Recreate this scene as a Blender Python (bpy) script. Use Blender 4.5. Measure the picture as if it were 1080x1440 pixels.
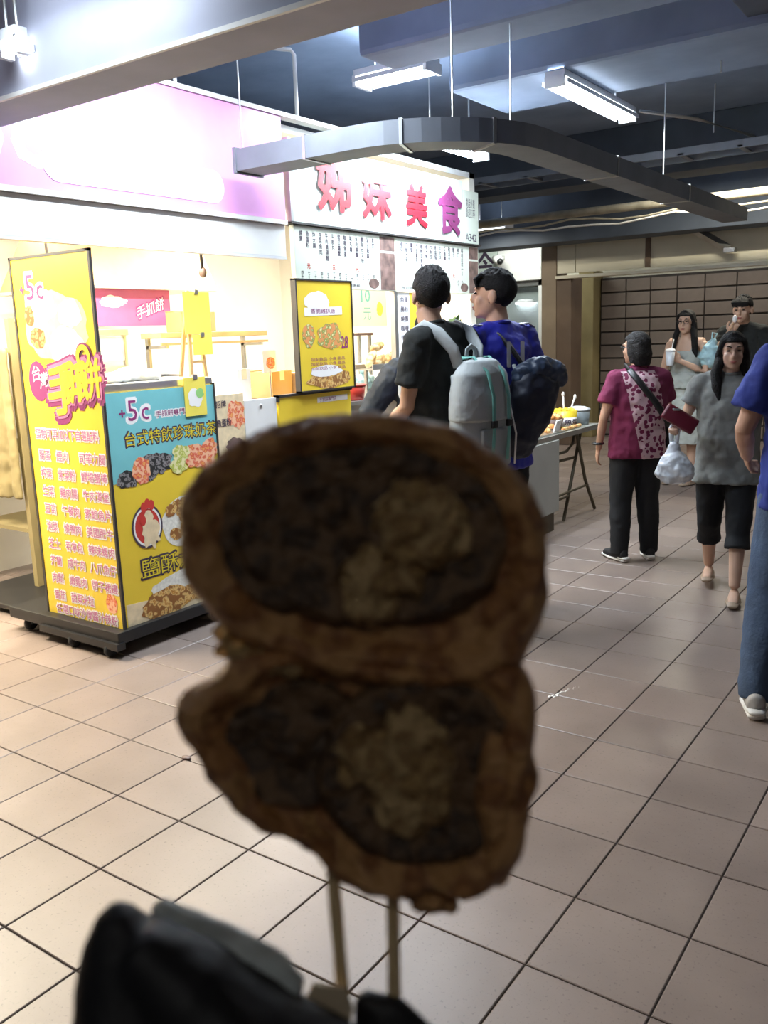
import bpy, bmesh, math, random
from mathutils import Vector, Matrix, Euler, noise
R = math.radians
random.seed(7)
for o in list(bpy.data.objects): bpy.data.objects.remove(o)
SC = bpy.context.scene
COL = SC.collection

# ------------------------------------------------------------------ camera
F_PX, PITCH, ROLL, YAW, TILE = 1238.67, .1983, -.0345, -.6172, .31
CAM_H = 4.933 * TILE
fwd = Vector((math.sin(YAW) * math.cos(PITCH), math.cos(YAW) * math.cos(PITCH), -math.sin(PITCH)))
rgt = Vector((math.cos(YAW), -math.sin(YAW), 0))
upv = rgt.cross(fwd)
cr, sr = math.cos(ROLL), math.sin(ROLL)
cam_x = (rgt * cr + upv * sr).normalized()
cam_y = (upv * cr - rgt * sr).normalized()
cam_data = bpy.data.cameras.new('camera')
cam_data.sensor_fit = 'HORIZONTAL'; cam_data.sensor_width = 36.0
cam_data.lens = F_PX / 1080 * 36
cam_data.clip_start = .02; cam_data.clip_end = 80
cam_data.dof.use_dof = True; cam_data.dof.focus_distance = 5.0; cam_data.dof.aperture_fstop = 15
cam = bpy.data.objects.new('camera', cam_data); COL.objects.link(cam)
m3 = Matrix((cam_x, cam_y, -fwd)).transposed()
cam.matrix_world = Matrix.Translation((0, 0, CAM_H)) @ m3.to_4x4()
SC.camera = cam

# ------------------------------------------------------------------ world, exposure
SC.view_settings.view_transform = 'Standard'; SC.view_settings.look = 'None'
SC.view_settings.exposure = 0.0; SC.view_settings.gamma = 1.0
SC.view_settings.use_curve_mapping = False
W = bpy.data.worlds.new('world'); SC.world = W; W.use_nodes = True
W.node_tree.nodes['Background'].inputs[0].default_value = (.55, .65, .85, 1)
W.node_tree.nodes['Background'].inputs[1].default_value = .03
SC.cycles.max_bounces = 6; SC.cycles.diffuse_bounces = 3; SC.cycles.glossy_bounces = 3
SC.cycles.transmission_bounces = 4; SC.cycles.transparent_max_bounces = 8
SC.cycles.sample_clamp_indirect = 6

def area_light(name, loc, size, energy, color, rot=(0, 0, 0), parent=None):
    d = bpy.data.lights.new(name, 'AREA'); d.shape = 'RECTANGLE'; d.size, d.size_y = size
    d.energy = energy; d.color = color
    o = bpy.data.objects.new(name, d); COL.objects.link(o)
    o.location = loc; o.rotation_euler = rot
    return o

# ------------------------------------------------------------------ helpers
def world_loc(o):
    v = Vector((0, 0, 0))
    while o is not None:
        v += o.location; o = o.parent
    return v

class MB:
    def __init__(s): s.v = []; s.f = []
    def add(s, vs, fs):
        n = len(s.v); s.v += [Vector(p) for p in vs]; s.f += [tuple(i + n for i in f) for f in fs]; return s
    def box(s, a, b, rot=None, bev=0):
        x0, y0, z0 = [min(a[i], b[i]) for i in range(3)]; x1, y1, z1 = [max(a[i], b[i]) for i in range(3)]
        if bev > 0:
            bm = bmesh.new(); bmesh.ops.create_cube(bm, size=1)
            for v in bm.verts: v.co = Vector(((x0 + x1) / 2 + v.co.x * (x1 - x0), (y0 + y1) / 2 + v.co.y * (y1 - y0), (z0 + z1) / 2 + v.co.z * (z1 - z0)))
            bmesh.ops.bevel(bm, geom=bm.edges[:], offset=bev, segments=2, affect='EDGES', profile=.6)
            vs = [v.co.copy() for v in bm.verts]; fs = [[v.index for v in f.verts] for f in bm.faces]; bm.free()
        else:
            vs = [Vector(p) for p in ((x0,y0,z0),(x1,y0,z0),(x1,y1,z0),(x0,y1,z0),(x0,y0,z1),(x1,y0,z1),(x1,y1,z1),(x0,y1,z1))]
            fs = [(0,3,2,1),(4,5,6,7),(0,1,5,4),(1,2,6,5),(2,3,7,6),(3,0,4,7)]
        if rot is not None:
            c = Vector(((x0+x1)/2, (y0+y1)/2, (z0+z1)/2)); vs = [rot @ (p - c) + c for p in vs]
        return s.add(vs, fs)
    def sweep(s, path, rads, n=16, ref=(0, 1, 0), cap=.5):
        P = [Vector(p) for p in path]; ref = Vector(ref); rings = []
        for i, p in enumerate(P):
            a = P[max(0, i-1)]; b = P[min(len(P)-1, i+1)]
            t = (b - a).normalized()
            r = ref if abs(t.dot(ref)) < .95 else Vector((1, 0, 0))
            sd = t.cross(r).normalized(); fw = sd.cross(t)
            q = rads[i] if i < len(rads) else rads[-1]
            rx, ry = q if isinstance(q, (tuple, list)) else (q, q)
            rings.append([p + sd * rx * math.cos(2*math.pi*k/n) + fw * ry * math.sin(2*math.pi*k/n) for k in range(n)])
        vs = [v for r in rings for v in r]; fs = []
        for i in range(len(P)-1):
            for k in range(n):
                fs.append((i*n+k, i*n+(k+1) % n, (i+1)*n+(k+1) % n, (i+1)*n+k))
        def rr(q): return min(q) if isinstance(q, (tuple, list)) else q
        t0 = (P[0]-P[1]).normalized(); t1 = (P[-1]-P[-2]).normalized()
        vs.append(P[0] + t0 * rr(rads[0]) * cap); vs.append(P[-1] + t1 * rr(rads[-1]) * cap)
        L = (len(P)-1)*n
        for k in range(n):
            fs.append((k, len(vs)-2, (k+1) % n)); fs.append((L+k, L+(k+1) % n, len(vs)-1))
        return s.add(vs, fs)
    def ell(s, c, r, n=20, m=12, rot=None):
        c = Vector(c); vs = []; fs = []
        for i in range(1, m):
            th = math.pi*i/m
            for k in range(n):
                ph = 2*math.pi*k/n
                p = Vector((r[0]*math.sin(th)*math.cos(ph), r[1]*math.sin(th)*math.sin(ph), r[2]*math.cos(th)))
                vs.append(c + (rot @ p if rot is not None else p))
        for i in range(m-2):
            for k in range(n):
                fs.append((i*n+k, (i+1)*n+k, (i+1)*n+(k+1) % n, i*n+(k+1) % n))
        tp = Vector((0, 0, r[2])); bt = Vector((0, 0, -r[2]))
        vs.append(c + (rot @ tp if rot is not None else tp)); vs.append(c + (rot @ bt if rot is not None else bt))
        for k in range(n):
            fs.append((len(vs)-2, k, (k+1) % n)); fs.append((len(vs)-1, (m-2)*n+(k+1) % n, (m-2)*n+k))
        return s.add(vs, fs)
    def lathe(s, c, prof, n=24):
        c = Vector(c); vs = []; fs = []
        for (r, z) in prof:
            for k in range(n):
                a = 2*math.pi*k/n; vs.append(c + Vector((r*math.cos(a), r*math.sin(a), z)))
        for i in range(len(prof)-1):
            for k in range(n):
                fs.append((i*n+k, i*n+(k+1) % n, (i+1)*n+(k+1) % n, (i+1)*n+k))
        fs.append(tuple(range(n))[::-1]); fs.append(tuple((len(prof)-1)*n+k for k in range(n)))
        return s.add(vs, fs)
    def prism(s, pts, fn, depth):
        # pts 2D outline, fn(u, v, w) -> world; extruded by depth along w
        n = len(pts)
        vs = [fn(u, v, 0) for u, v in pts] + [fn(u, v, depth) for u, v in pts]
        fs = [tuple(range(n)), tuple(range(2*n-1, n-1, -1))] + [(i, (i+1) % n, n+(i+1) % n, n+i) for i in range(n)]
        return s.add(vs, fs)
    def xf(s, M):
        s.v = [M @ p for p in s.v]; return s

def link(name, me, mat, parent=None, world=True, smooth=False):
    if smooth: me.polygons.foreach_set('use_smooth', [True]*len(me.polygons))
    o = bpy.data.objects.new(name, me); COL.objects.link(o)
    if mat is not None:
        me.materials.clear(); me.materials.append(mat)
    if parent is not None:
        o.parent = parent
        if world: me.transform(Matrix.Translation(-world_loc(parent)))
    else:
        xs = [v.co for v in me.vertices]
        if xs:
            c = Vector(((min(v.x for v in xs)+max(v.x for v in xs))/2, (min(v.y for v in xs)+max(v.y for v in xs))/2, min(v.z for v in xs)))
            me.transform(Matrix.Translation(-c)); o.location = c
    return o

def mesh_of(mb, name, smooth=False):
    me = bpy.data.meshes.new(name)
    me.from_pydata([tuple(p) for p in mb.v], [], mb.f)
    bm = bmesh.new(); bm.from_mesh(me); bmesh.ops.recalc_face_normals(bm, faces=bm.faces[:]); bm.to_mesh(me); bm.free()
    if smooth: me.polygons.foreach_set('use_smooth', [True]*len(me.polygons))
    return me

def build(name, mb, mat, parent=None, world=True, smooth=False, kind=None, label=None):
    o = link(name, mesh_of(mb, name, smooth), mat, parent, world)
    if kind is None and (name == 'lettering' or name.startswith('printed_') or name in ('photo_print', 'emblem_comb', 'emblem_bird', 'frame', 'fork', 'rim', 'leg', 'base_frame')): kind = 'stuff' if name not in ('frame', 'fork', 'rim', 'leg', 'base_frame') else None
    if kind: o['kind'] = kind
    if label: o['label'] = label
    return o

def remesh(mb, voxel, smooth=3, disp=0, dsize=.1, dec=0):
    me = mesh_of(mb, 'tmp'); o = bpy.data.objects.new('tmp', me); COL.objects.link(o)
    m = o.modifiers.new('r', 'REMESH'); m.mode = 'VOXEL'; m.voxel_size = voxel; m.use_smooth_shade = True
    if smooth:
        m = o.modifiers.new('s', 'SMOOTH'); m.factor = .5; m.iterations = smooth
    if disp:
        t = bpy.data.textures.new('wrinkle', 'CLOUDS'); t.noise_scale = dsize; t.noise_depth = 2
        m = o.modifiers.new('d', 'DISPLACE'); m.texture = t; m.strength = disp; m.texture_coords = 'LOCAL'
    if dec:
        m = o.modifiers.new('c', 'DECIMATE'); m.ratio = dec
    dg = bpy.context.evaluated_depsgraph_get()
    out = bpy.data.meshes.new_from_object(o.evaluated_get(dg))
    bpy.data.objects.remove(o); bpy.data.meshes.remove(me)
    out.polygons.foreach_set('use_smooth', [True]*len(out.polygons))
    return out

def tag(o, label, cat, group=None, kind=None):
    o['label'] = label; o['category'] = cat
    if group: o['group'] = group
    if kind: o['kind'] = kind
    return o
def thing(name, label, cat, loc=(0, 0, 0), rotz=0, group=None):
    o = bpy.data.objects.new(name, None); COL.objects.link(o); o.empty_display_size = .1
    o.location = loc; o.rotation_euler = (0, 0, rotz)
    return tag(o, label, cat, group)
def struct(name, mb, mat, parent=None, smooth=False):
    o = build(name, mb, mat, parent, smooth=smooth)
    if parent is None: o['kind'] = 'structure'
    return o

# ------------------------------------------------------------------ materials
def mat(name, col, rough=.6, metal=0, var=.12, scale=6, bump=0, bscale=60, emis=0, spec=.5, trans=0, alpha=1, sss=0, coat=0, col2=None, sheen=0):
    m = bpy.data.materials.new(name); m.use_nodes = True; nt = m.node_tree; b = nt.nodes['Principled BSDF']
    b.inputs['Roughness'].default_value = rough; b.inputs['Metallic'].default_value = metal
    b.inputs['Specular IOR Level'].default_value = spec
    b.inputs['Coat Weight'].default_value = coat
    if trans: b.inputs['Transmission Weight'].default_value = trans
    if sss:
        b.inputs['Subsurface Weight'].default_value = sss; b.inputs['Subsurface Radius'].default_value = (.02, .01, .006)
    if sheen: b.inputs['Sheen Weight'].default_value = sheen
    b.inputs['Alpha'].default_value = alpha
    tc = nt.nodes.new('ShaderNodeTexCoord')
    n = nt.nodes.new('ShaderNodeTexNoise'); n.inputs['Scale'].default_value = scale; n.inputs['Detail'].default_value = 4
    nt.links.new(tc.outputs['Object'], n.inputs['Vector'])
    r = nt.nodes.new('ShaderNodeValToRGB'); r.color_ramp.elements[0].position = .3; r.color_ramp.elements[1].position = .7
    c2 = col2 if col2 else [min(1, c*(1+var)) for c in col]; c1 = col if col2 else [c*(1-var) for c in col]
    r.color_ramp.elements[0].color = (*c1, 1); r.color_ramp.elements[1].color = (*c2, 1)
    nt.links.new(n.outputs['Fac'], r.inputs['Fac']); nt.links.new(r.outputs['Color'], b.inputs['Base Color'])
    if emis:
        b.inputs['Emission Strength'].default_value = emis; nt.links.new(r.outputs['Color'], b.inputs['Emission Color'])
    if bump:
        n2 = nt.nodes.new('ShaderNodeTexNoise'); n2.inputs['Scale'].default_value = bscale; n2.inputs['Detail'].default_value = 5
        nt.links.new(tc.outputs['Object'], n2.inputs['Vector'])
        bp = nt.nodes.new('ShaderNodeBump'); bp.inputs['Strength'].default_value = bump; bp.inputs['Distance'].default_value = .01
        nt.links.new(n2.outputs['Fac'], bp.inputs['Height']); nt.links.new(bp.outputs['Normal'], b.inputs['Normal'])
    return m

def food_mat(name, cols, scale=30, rough=.6, bump=.5):
    m = mat(name, cols[0], rough, var=0, bump=bump, bscale=scale*1.5); nt = m.node_tree; b = nt.nodes['Principled BSDF']
    tc = nt.nodes['Texture Coordinate']
    v = nt.nodes.new('ShaderNodeTexVoronoi'); v.inputs['Scale'].default_value = scale
    n = nt.nodes.new('ShaderNodeTexNoise'); n.inputs['Scale'].default_value = scale*.7; n.inputs['Detail'].default_value = 3
    nt.links.new(tc.outputs['Object'], v.inputs['Vector']); nt.links.new(tc.outputs['Object'], n.inputs['Vector'])
    mx = nt.nodes.new('ShaderNodeMath'); mx.operation = 'MULTIPLY_ADD'; mx.inputs[1].default_value = .55
    nt.links.new(v.outputs['Distance'], mx.inputs[0]); nt.links.new(n.outputs['Fac'], mx.inputs[2])
    r = nt.nodes.new('ShaderNodeValToRGB'); e = r.color_ramp.elements
    k = len(cols)
    e[0].position = .42; e[0].color = (*cols[0], 1); e[1].position = .85; e[1].color = (*cols[-1], 1)
    for i in range(1, k-1):
        x = e.new(.42 + .43*i/(k-1)); x.color = (*cols[i], 1)
    nt.links.new(mx.outputs[0], r.inputs['Fac']); nt.links.new(r.outputs['Color'], b.inputs['Base Color'])
    return m

def lamp_mat(name, col, strength):
    m = bpy.data.materials.new(name); m.use_nodes = True; nt = m.node_tree; nt.nodes.clear()
    e = nt.nodes.new('ShaderNodeEmission'); e.inputs[0].default_value = (*col, 1); e.inputs[1].default_value = strength
    o = nt.nodes.new('ShaderNodeOutputMaterial'); nt.links.new(e.outputs[0], o.inputs[0]); return m

M = {}
def tile_material():
    m = mat('floor_tile', (.25, .195, .168), .34, scale=3, bump=.05, bscale=25, spec=.45); nt = m.node_tree; b = nt.nodes['Principled BSDF']
    g = nt.nodes.new('ShaderNodeNewGeometry')
    mp = nt.nodes.new('ShaderNodeVectorMath'); mp.operation = 'SUBTRACT'; mp.inputs[1].default_value = (.259*TILE, .585*TILE, -.5)
    sn = nt.nodes.new('ShaderNodeVectorMath'); sn.operation = 'DIVIDE'; sn.inputs[1].default_value = (TILE, TILE, 10)
    fl = nt.nodes.new('ShaderNodeVectorMath'); fl.operation = 'FLOOR'
    wn = nt.nodes.new('ShaderNodeTexWhiteNoise'); wn.noise_dimensions = '3D'
    nt.links.new(g.outputs['Position'], mp.inputs[0]); nt.links.new(mp.outputs[0], sn.inputs[0]); nt.links.new(sn.outputs[0], fl.inputs[0]); nt.links.new(fl.outputs[0], wn.inputs['Vector'])
    r = nt.nodes.new('ShaderNodeMapRange'); r.inputs[3].default_value = .9; r.inputs[4].default_value = 1.08
    nt.links.new(wn.outputs['Value'], r.inputs[0])
    # world-space mottling
    no = nt.nodes['Noise Texture']; nt.links.new(g.outputs['Position'], no.inputs['Vector'])
    sp = nt.nodes.new('ShaderNodeTexNoise'); sp.inputs['Scale'].default_value = 110; sp.inputs['Detail'].default_value = 2
    nt.links.new(g.outputs['Position'], sp.inputs['Vector'])
    sr_ = nt.nodes.new('ShaderNodeMapRange'); sr_.inputs[1].default_value = .28; sr_.inputs[2].default_value = .38; sr_.inputs[3].default_value = .72; sr_.inputs[4].default_value = 1
    nt.links.new(sp.outputs['Fac'], sr_.inputs[0])
    mu0 = nt.nodes.new('ShaderNodeMath'); mu0.operation = 'MULTIPLY'; nt.links.new(r.outputs[0], mu0.inputs[0]); nt.links.new(sr_.outputs[0], mu0.inputs[1])
    mu = nt.nodes.new('ShaderNodeVectorMath'); mu.operation = 'SCALE'
    nt.links.new(nt.nodes['Color Ramp'].outputs['Color'], mu.inputs[0]); nt.links.new(mu0.outputs[0], mu.inputs['Scale'])
    nt.links.new(mu.outputs[0], b.inputs['Base Color'])
    return m
M['tile'] = tile_material()
M['grout'] = mat('grout', (.06, .045, .038), .9)
M['ceil'] = mat('ceiling_paint', (.19, .24, .33), .8, var=.2, scale=2, bump=.3, bscale=8)
M['beam'] = mat('beam_paint', (.17, .18, .215), .75, var=.15, scale=3, bump=.2, bscale=10)
M['palebeam'] = mat('pale_lilac_grey_paint', (.36, .37, .45), .75, var=.12, scale=3, bump=.2, bscale=10)
M['darkbeam'] = mat('dark_beam_paint', (.06, .075, .1), .7, var=.2, scale=3)
M['duct'] = mat('galvanised_sheet', (.16, .175, .2), .55, .25, var=.12, scale=5, bump=.1, bscale=14)
M['steel'] = mat('brushed_steel', (.55, .55, .53), .32, .85, var=.1, scale=8)
M['pipe'] = mat('old_pipe_paint', (.42, .38, .29), .6, var=.25, scale=9)
M['white'] = mat('white_paint', (.78, .77, .74), .5, var=.05)
M['white_enamel'] = mat('lamp_housing_enamel', (.7, .72, .75), .4, var=.05)
M['black'] = mat('black_plastic', (.012, .012, .013), .4, var=.2)
M['rubber'] = mat('black_rubber', (.015, .015, .016), .75)
M['grey'] = mat('grey_board', (.36, .37, .34), .55, var=.08, scale=3)
M['cream'] = mat('cream_board', (.68, .64, .51), .6, var=.1, scale=2, bump=.1, bscale=5)
M['khaki'] = mat('khaki_paint', (.3, .24, .11), .65, var=.18, scale=3, bump=.15, bscale=12)
M['brown'] = mat('brown_column_paint', (.14, .095, .065), .6, var=.15, scale=4)
M['tan'] = mat('tan_column_paint', (.26, .2, .14), .6, var=.12, scale=4)
M['slat'] = mat('brown_shutter_slat', (.21, .17, .14), .55, .0, var=.2, scale=3)
M['joint'] = mat('shutter_backing', (.05, .042, .036), .8)
M['glass'] = mat('shop_glass', (.75, .85, .82), .04, var=0, trans=.0, alpha=.22, spec=.8)
M['pink'] = mat('magenta_pink_acrylic', (.82, .36, .72), .35, var=.04)
M['deeppink'] = mat('deep_pink_print', (.42, .09, .22), .5, var=.1, scale=5)
M['paleprint'] = mat('pale_lilac_print', (.85, .7, .85), .5, var=.02)
M['sign'] = mat('pale_green_sign_acrylic', (.66, .74, .68), .35, var=.03)
M['menu'] = mat('menu_board_print', (.62, .66, .56), .5, var=.03)
M['signframe'] = mat('dark_sign_frame', (.035, .03, .028), .5, var=.1)
M['red'] = mat('red_brush_paint', (.4, .008, .018), .45, var=.1)
M['redshaded'] = mat('red_brush_paint_shaded', (.16, .03, .1), .45, var=.1)  # sign red with dimmer light put into the colour, for the last character
M['darkprint'] = mat('dark_print_ink', (.06, .04, .07), .6, var=.1)
M['plumprint'] = mat('plum_print_ink', (.28, .03, .16), .6, var=.05)
M['lilacprint'] = mat('pink_text_ink', (.62, .2, .38), .6, var=.05)
M['whiteprint'] = mat('white_print_ink', (.9, .88, .86), .6, var=.02)
M['yellow'] = mat('yellow_poster_print', (.85, .61, .05), .42, var=.03)
M['paleyellow'] = mat('pale_yellow_card', (.9, .75, .12), .5, var=.04)
M['cyan'] = mat('turquoise_poster_print', (.2, .55, .58), .42, var=.05)
M['greenprint'] = mat('green_print', (.3, .6, .2), .5)
M['olive'] = mat('yellow_green_letter_ink', (.75, .6, .03), .5, var=.03)
M['friedprint'] = food_mat('fried_chicken_print', [(.7, .38, .08), (.45, .18, .03), (.82, .55, .2), (.3, .12, .03)], 40, bump=0)
M['dishprint'] = food_mat('herb_dish_print', [(.9, .6, .2), (.85, .75, .4), (.2, .3, .05), (.75, .3, .1)], 45, bump=0)
M['riceprint'] = mat('white_rice_print', (.8, .78, .7), .6, var=.15, scale=60)
M['berryprint'] = food_mat('black_pearl_print', [(.02, .02, .025), (.07, .05, .05), (.3, .28, .28), (.02, .02, .02)], 60, bump=0)
M['orangeprint'] = food_mat('orange_fruit_print', [(.8, .2, .05), (.85, .4, .12), (.7, .08, .05), (.9, .5, .3)], 45, bump=0)
M['limeprint'] = food_mat('green_grape_print', [(.55, .6, .1), (.7, .7, .25), (.4, .45, .05), (.8, .75, .4)], 45, bump=0)
M['redprint'] = mat('red_print', (.6, .05, .04), .5, var=.1)
M['creamprint'] = mat('cream_print', (.82, .66, .42), .5, var=.1, scale=30)
M['brownprint'] = mat('brown_photo_print', (.16, .1, .085), .5, var=.5, scale=18)
M['plywood'] = mat('plywood', (.5, .32, .14), .6, var=.15, scale=6)
M['carton'] = mat('brown_cardboard', (.45, .27, .12), .75, var=.1, scale=6)
M['warmwall'] = mat('stall_wall_panel', (.86, .82, .72), .55, var=.05, scale=2)
M['clothwhite'] = mat('white_cotton_cloth', (.8, .79, .75), .85, var=.08, bump=.3, bscale=40)
M['plasticbag'] = mat('white_plastic_bag_film', (.72, .76, .8), .35, var=.12, scale=14, bump=.4, bscale=18, sss=.0)
M['bluebag'] = mat('pale_blue_plastic_bag_film', (.4, .62, .68), .35, var=.15, scale=20, bump=.4, bscale=25)
M['bread'] = food_mat('fried_bread_crust', [(.62, .38, .12), (.8, .58, .25), (.42, .22, .06), (.85, .68, .38)], 16)
M['redplastic'] = mat('red_plastic', (.45, .04, .03), .4)
M['tube'] = lamp_mat('fluorescent_tube_glow', (.88, .95, 1), 30)
M['strong_tube'] = lamp_mat('bare_fluorescent_tube_glow', (.72, .85, 1), 170)
M['fascia_tube'] = lamp_mat('bare_tube_glow_by_fascia', (.85, .92, 1), 66)
M['beam_tube'] = lamp_mat('bare_tube_glow_by_beam', (.8, .9, 1), 17)
M['dim_tube'] = lamp_mat('fluorescent_tube_far_glow', (.92, .97, 1), 9)
M['warm_tube'] = lamp_mat('warm_lamp_glow', (1, .88, .66), 14)

# ------------------------------------------------------------------ text
_tc = {}
def text2d(body, off=0.0, shear=0):
    key = (body, off, shear)
    if key in _tc: return _tc[key]
    cu = bpy.data.curves.new('t', 'FONT'); cu.body = body; cu.size = 1; cu.offset = off; cu.resolution_u = 2; cu.shear = shear
    cu.space_line = .98; cu.fill_mode = 'FRONT'
    o = bpy.data.objects.new('t', cu); COL.objects.link(o)
    dg = bpy.context.evaluated_depsgraph_get()
    me = bpy.data.meshes.new_from_object(o.evaluated_get(dg))
    vs = [(v.co.x, v.co.y) for v in me.vertices]; fs = [tuple(p.vertices) for p in me.polygons]
    bpy.data.objects.remove(o); bpy.data.curves.remove(cu); bpy.data.meshes.remove(me)
    _tc[key] = (vs, fs); return vs, fs
def put_text(mb, body, fn, u0, v0, w=None, h=None, off=0.0, depth=.0012, shear=0, skew=0):
    """place text so that its bounding box starts at (u0, v0) in surface coordinates with width w and/or height h; off thickens the strokes (em units)"""
    vs, fs = text2d(body, 0.0, shear)
    if not vs: return
    x0 = min(p[0] for p in vs); x1 = max(p[0] for p in vs); y0 = min(p[1] for p in vs); y1 = max(p[1] for p in vs)
    sx = w/(x1-x0) if w else None; sy = h/(y1-y0) if h else None
    if sx is None: sx = sy
    if sy is None: sy = sx
    sh = [(0, 0)]
    if off > .004:
        n = 4 if off < .03 else 8
        sh += [(off*math.cos(2*math.pi*k/n+.4), off*math.sin(2*math.pi*k/n+.4)) for k in range(n)]
    for q, (a, b) in enumerate(sh):
        mb.add([fn(u0+(p[0]+a-x0)*sx, v0+(p[1]+b-y0)*sy + skew*(p[0]-x0)*sx, depth - q*.00005) for p in vs], fs)
def planeX(X):   # surface facing +X: u runs along +Y, v along z, w outwards
    return lambda u, v, w=0: Vector((X + w, u, v))
def planeYn(Y):  # surface facing -Y: u runs along +X
    return lambda u, v, w=0: Vector((u, Y - w, v))
_bc = [0]
def blob(mb, fn, cu, cv, ru, rv, depth, seed=0, n=40, amp=.12, base=0.0):
    _bc[0] = (_bc[0]+1) % 9; base += _bc[0]*.00004
    pts = []
    for k in range(n):
        a = 2*math.pi*k/n; q = 1 + amp*(noise.noise(Vector((math.cos(a)*2.2, math.sin(a)*2.2, seed*3.7)))*1.6 + .4*noise.noise(Vector((math.cos(a)*6, math.sin(a)*6, seed*1.3))))
        pts.append((cu + ru*q*math.cos(a), cv + rv*q*math.sin(a)))
    mb.add([fn(u, v, base + depth) for u, v in pts], [tuple(range(n))])

# ================================================================== SETTING
# ---- floor with tiles
X0, X1, Y0, Y1 = -9.0, 5.0, -2.0, 16.0
floor = struct('floor', MB().box((X0, Y0, -.12), (X1, Y1, -.004)), M['grout'])
def px(p):
    d = Vector(p) - Vector((0, 0, CAM_H)); z = d.dot(fwd)
    if z < .05: return None
    return 540 + F_PX*d.dot(cam_x)/z, 720 - F_PX*d.dot(cam_y)/z, z
g = .0022
def tile_mb(cx, cy):
    a = TILE/2 - g; b = a - .0025
    vs = [(cx-a, cy-a, -.006), (cx+a, cy-a, -.006), (cx+a, cy+a, -.006), (cx-a, cy+a, -.006),
          (cx-a, cy-a, -.0018), (cx+a, cy-a, -.0018), (cx+a, cy+a, -.0018), (cx-a, cy+a, -.0018),
          (cx-b, cy-b, 0), (cx+b, cy-b, 0), (cx+b, cy+b, 0), (cx-b, cy+b, 0)]
    fs = [(0,1,5,4),(1,2,6,5),(2,3,7,6),(3,0,4,7),(4,5,9,8),(5,6,10,9),(6,7,11,10),(7,4,8,11),(8,9,10,11)]
    return vs, fs
near, far = [], []
i0, i1 = int(X0/TILE)-1, int(X1/TILE)+1
for i in range(i0, i1):
    for j in range(int(Y0/TILE)-1, int(12.3/TILE)+1):
        cx, cy = (i + .259 + .5)*TILE, (j + .585 + .5)*TILE
        if not (X0+.2 < cx < X1-.2 and Y0+.2 < cy < 12.15): continue
        q = px((cx, cy, 0))
        if q and -60 < q[0] < 1140 and 560 < q[1] < 1520: near.append((q[2], cx, cy))
        else: far.append((cx, cy))
near.sort()
me_tile = mesh_of(MB().add(*tile_mb(0, 0)), 'tile'); me_tile.materials.append(M['tile'])
for k, (d, cx, cy) in enumerate(near):
    if k < 300:
        o = bpy.data.objects.new('tile', me_tile); COL.objects.link(o); o.parent = floor
        o.location = Vector((cx, cy, 0)) - floor.location
    else: far.append((cx, cy))
mb = MB()
for cx, cy in far: mb.add(*tile_mb(cx, cy))
o = build('far_tiles', mb, M['tile'], floor); o['kind'] = 'stuff'

# ---- ceiling slab and beams
CZ = 3.32
struct('ceiling', MB().box((X0, Y0, CZ), (X1, Y1, CZ+.15)), M['ceil'])
struct('beam', MB().box((-3.528, 2.08, 2.43), (X1, 2.31, CZ), bev=.006), M['palebeam'])
struct('trim_1', MB().box((-3.528, 2.066, 2.425), (X1, 2.08, 2.44)), M['white'])
struct('beam', MB().box((-3.02, 4.16, 3.0), (X1, 4.50, CZ), bev=.03), M['ceil'])
struct('beam', MB().box((-3.02, 5.10, 3.0), (X1, 5.88, CZ), bev=.03), M['ceil'])
struct('beam', MB().box((X0, 8.3, 2.86), (X1, 8.7, CZ), bev=.01), M['darkbeam'])
struct('beam', MB().box((X0, 10.45, 2.57), (X1, 10.9, CZ), bev=.01), M['darkbeam'])
struct('beam', MB().box((-1.25, 3.28, 3.05), (-.95, 12.2, CZ), bev=.01), M['darkbeam'])

# ---- end wall, columns, fascia boards, shutter
struct('wall_back', MB().box((X0, 12.32, 0), (X1, 12.5, CZ)), M['cream'])
struct('wall_left', MB().box((X0-.15, Y0, 0), (X0, Y1, CZ)), M['warmwall'])
struct('column', MB().box((-5.14, 11.0, 0), (-4.93, 11.35, CZ), bev=.01), M['tan'])
struct('column', MB().box((-4.928, 11.0, 0), (-4.72, 11.35, 2.2), bev=.01), M['brown'])
struct('column', MB().box((-5.02, 11.95, 0), (-4.80, 12.3, 2.3), bev=.008), M['khaki'])
# cream fascia boxes over the shutter: separate boards
fb = thing('shutter_fascia', 'cream boxed-in fascia boards above the closed brown shutter', 'fascia', (-2.5, 11.3, 2.16))
for a, b in ((-4.93, -4.68), (-4.67, -3.72), (-3.71, -2.2), (-2.19, -.6), (-.59, 1.4)):
    build('board', MB().box((a, 11.02, 2.23), (b, 11.06, 2.62), bev=.004), M['cream'], fb)
build('ledge', MB().box((-4.93, 10.96, 2.16), (1.4, 11.1, 2.2), bev=.004), M['cream'], fb)
for a in (-3.73, -2.2):
    build('bracket', MB().box((a-.03, 10.99, 2.23), (a+.03, 11.018, 2.62)), M['brown'], fb)
fb['kind'] = 'structure'
# shutter made of stacked panels
sh = struct('door_1', MB().box((-4.79, 12.2, 0), (1.0, 12.3, 2.2)), M['joint'])
cols = [-4.78, -4.42, -4.08, -3.72, -3.36, -2.96, -2.55, -2.14, -1.73, -1.32, -.9, -.48, -.06, .36, .78]
pm = {}
for ci in range(len(cols)-1):
    a, b = cols[ci]+.008, cols[ci+1]-.008
    w_ = round(b-a, 3)
    for rj in range(12):
        z0_ = .03 + rj*.18
        if w_ not in pm:
            bm_ = MB().box((-w_/2, -.02, 0), (w_/2, .02, .158), bev=.006); me = mesh_of(bm_, 'panel'); me.materials.append(M['slat']); pm[w_] = me
        o = bpy.data.objects.new('panel', pm[w_]); COL.objects.link(o); o.parent = sh
        o.location = Vector(((a+b)/2, 12.195 + random.uniform(-.006, .006), z0_)) - sh.location
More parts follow.
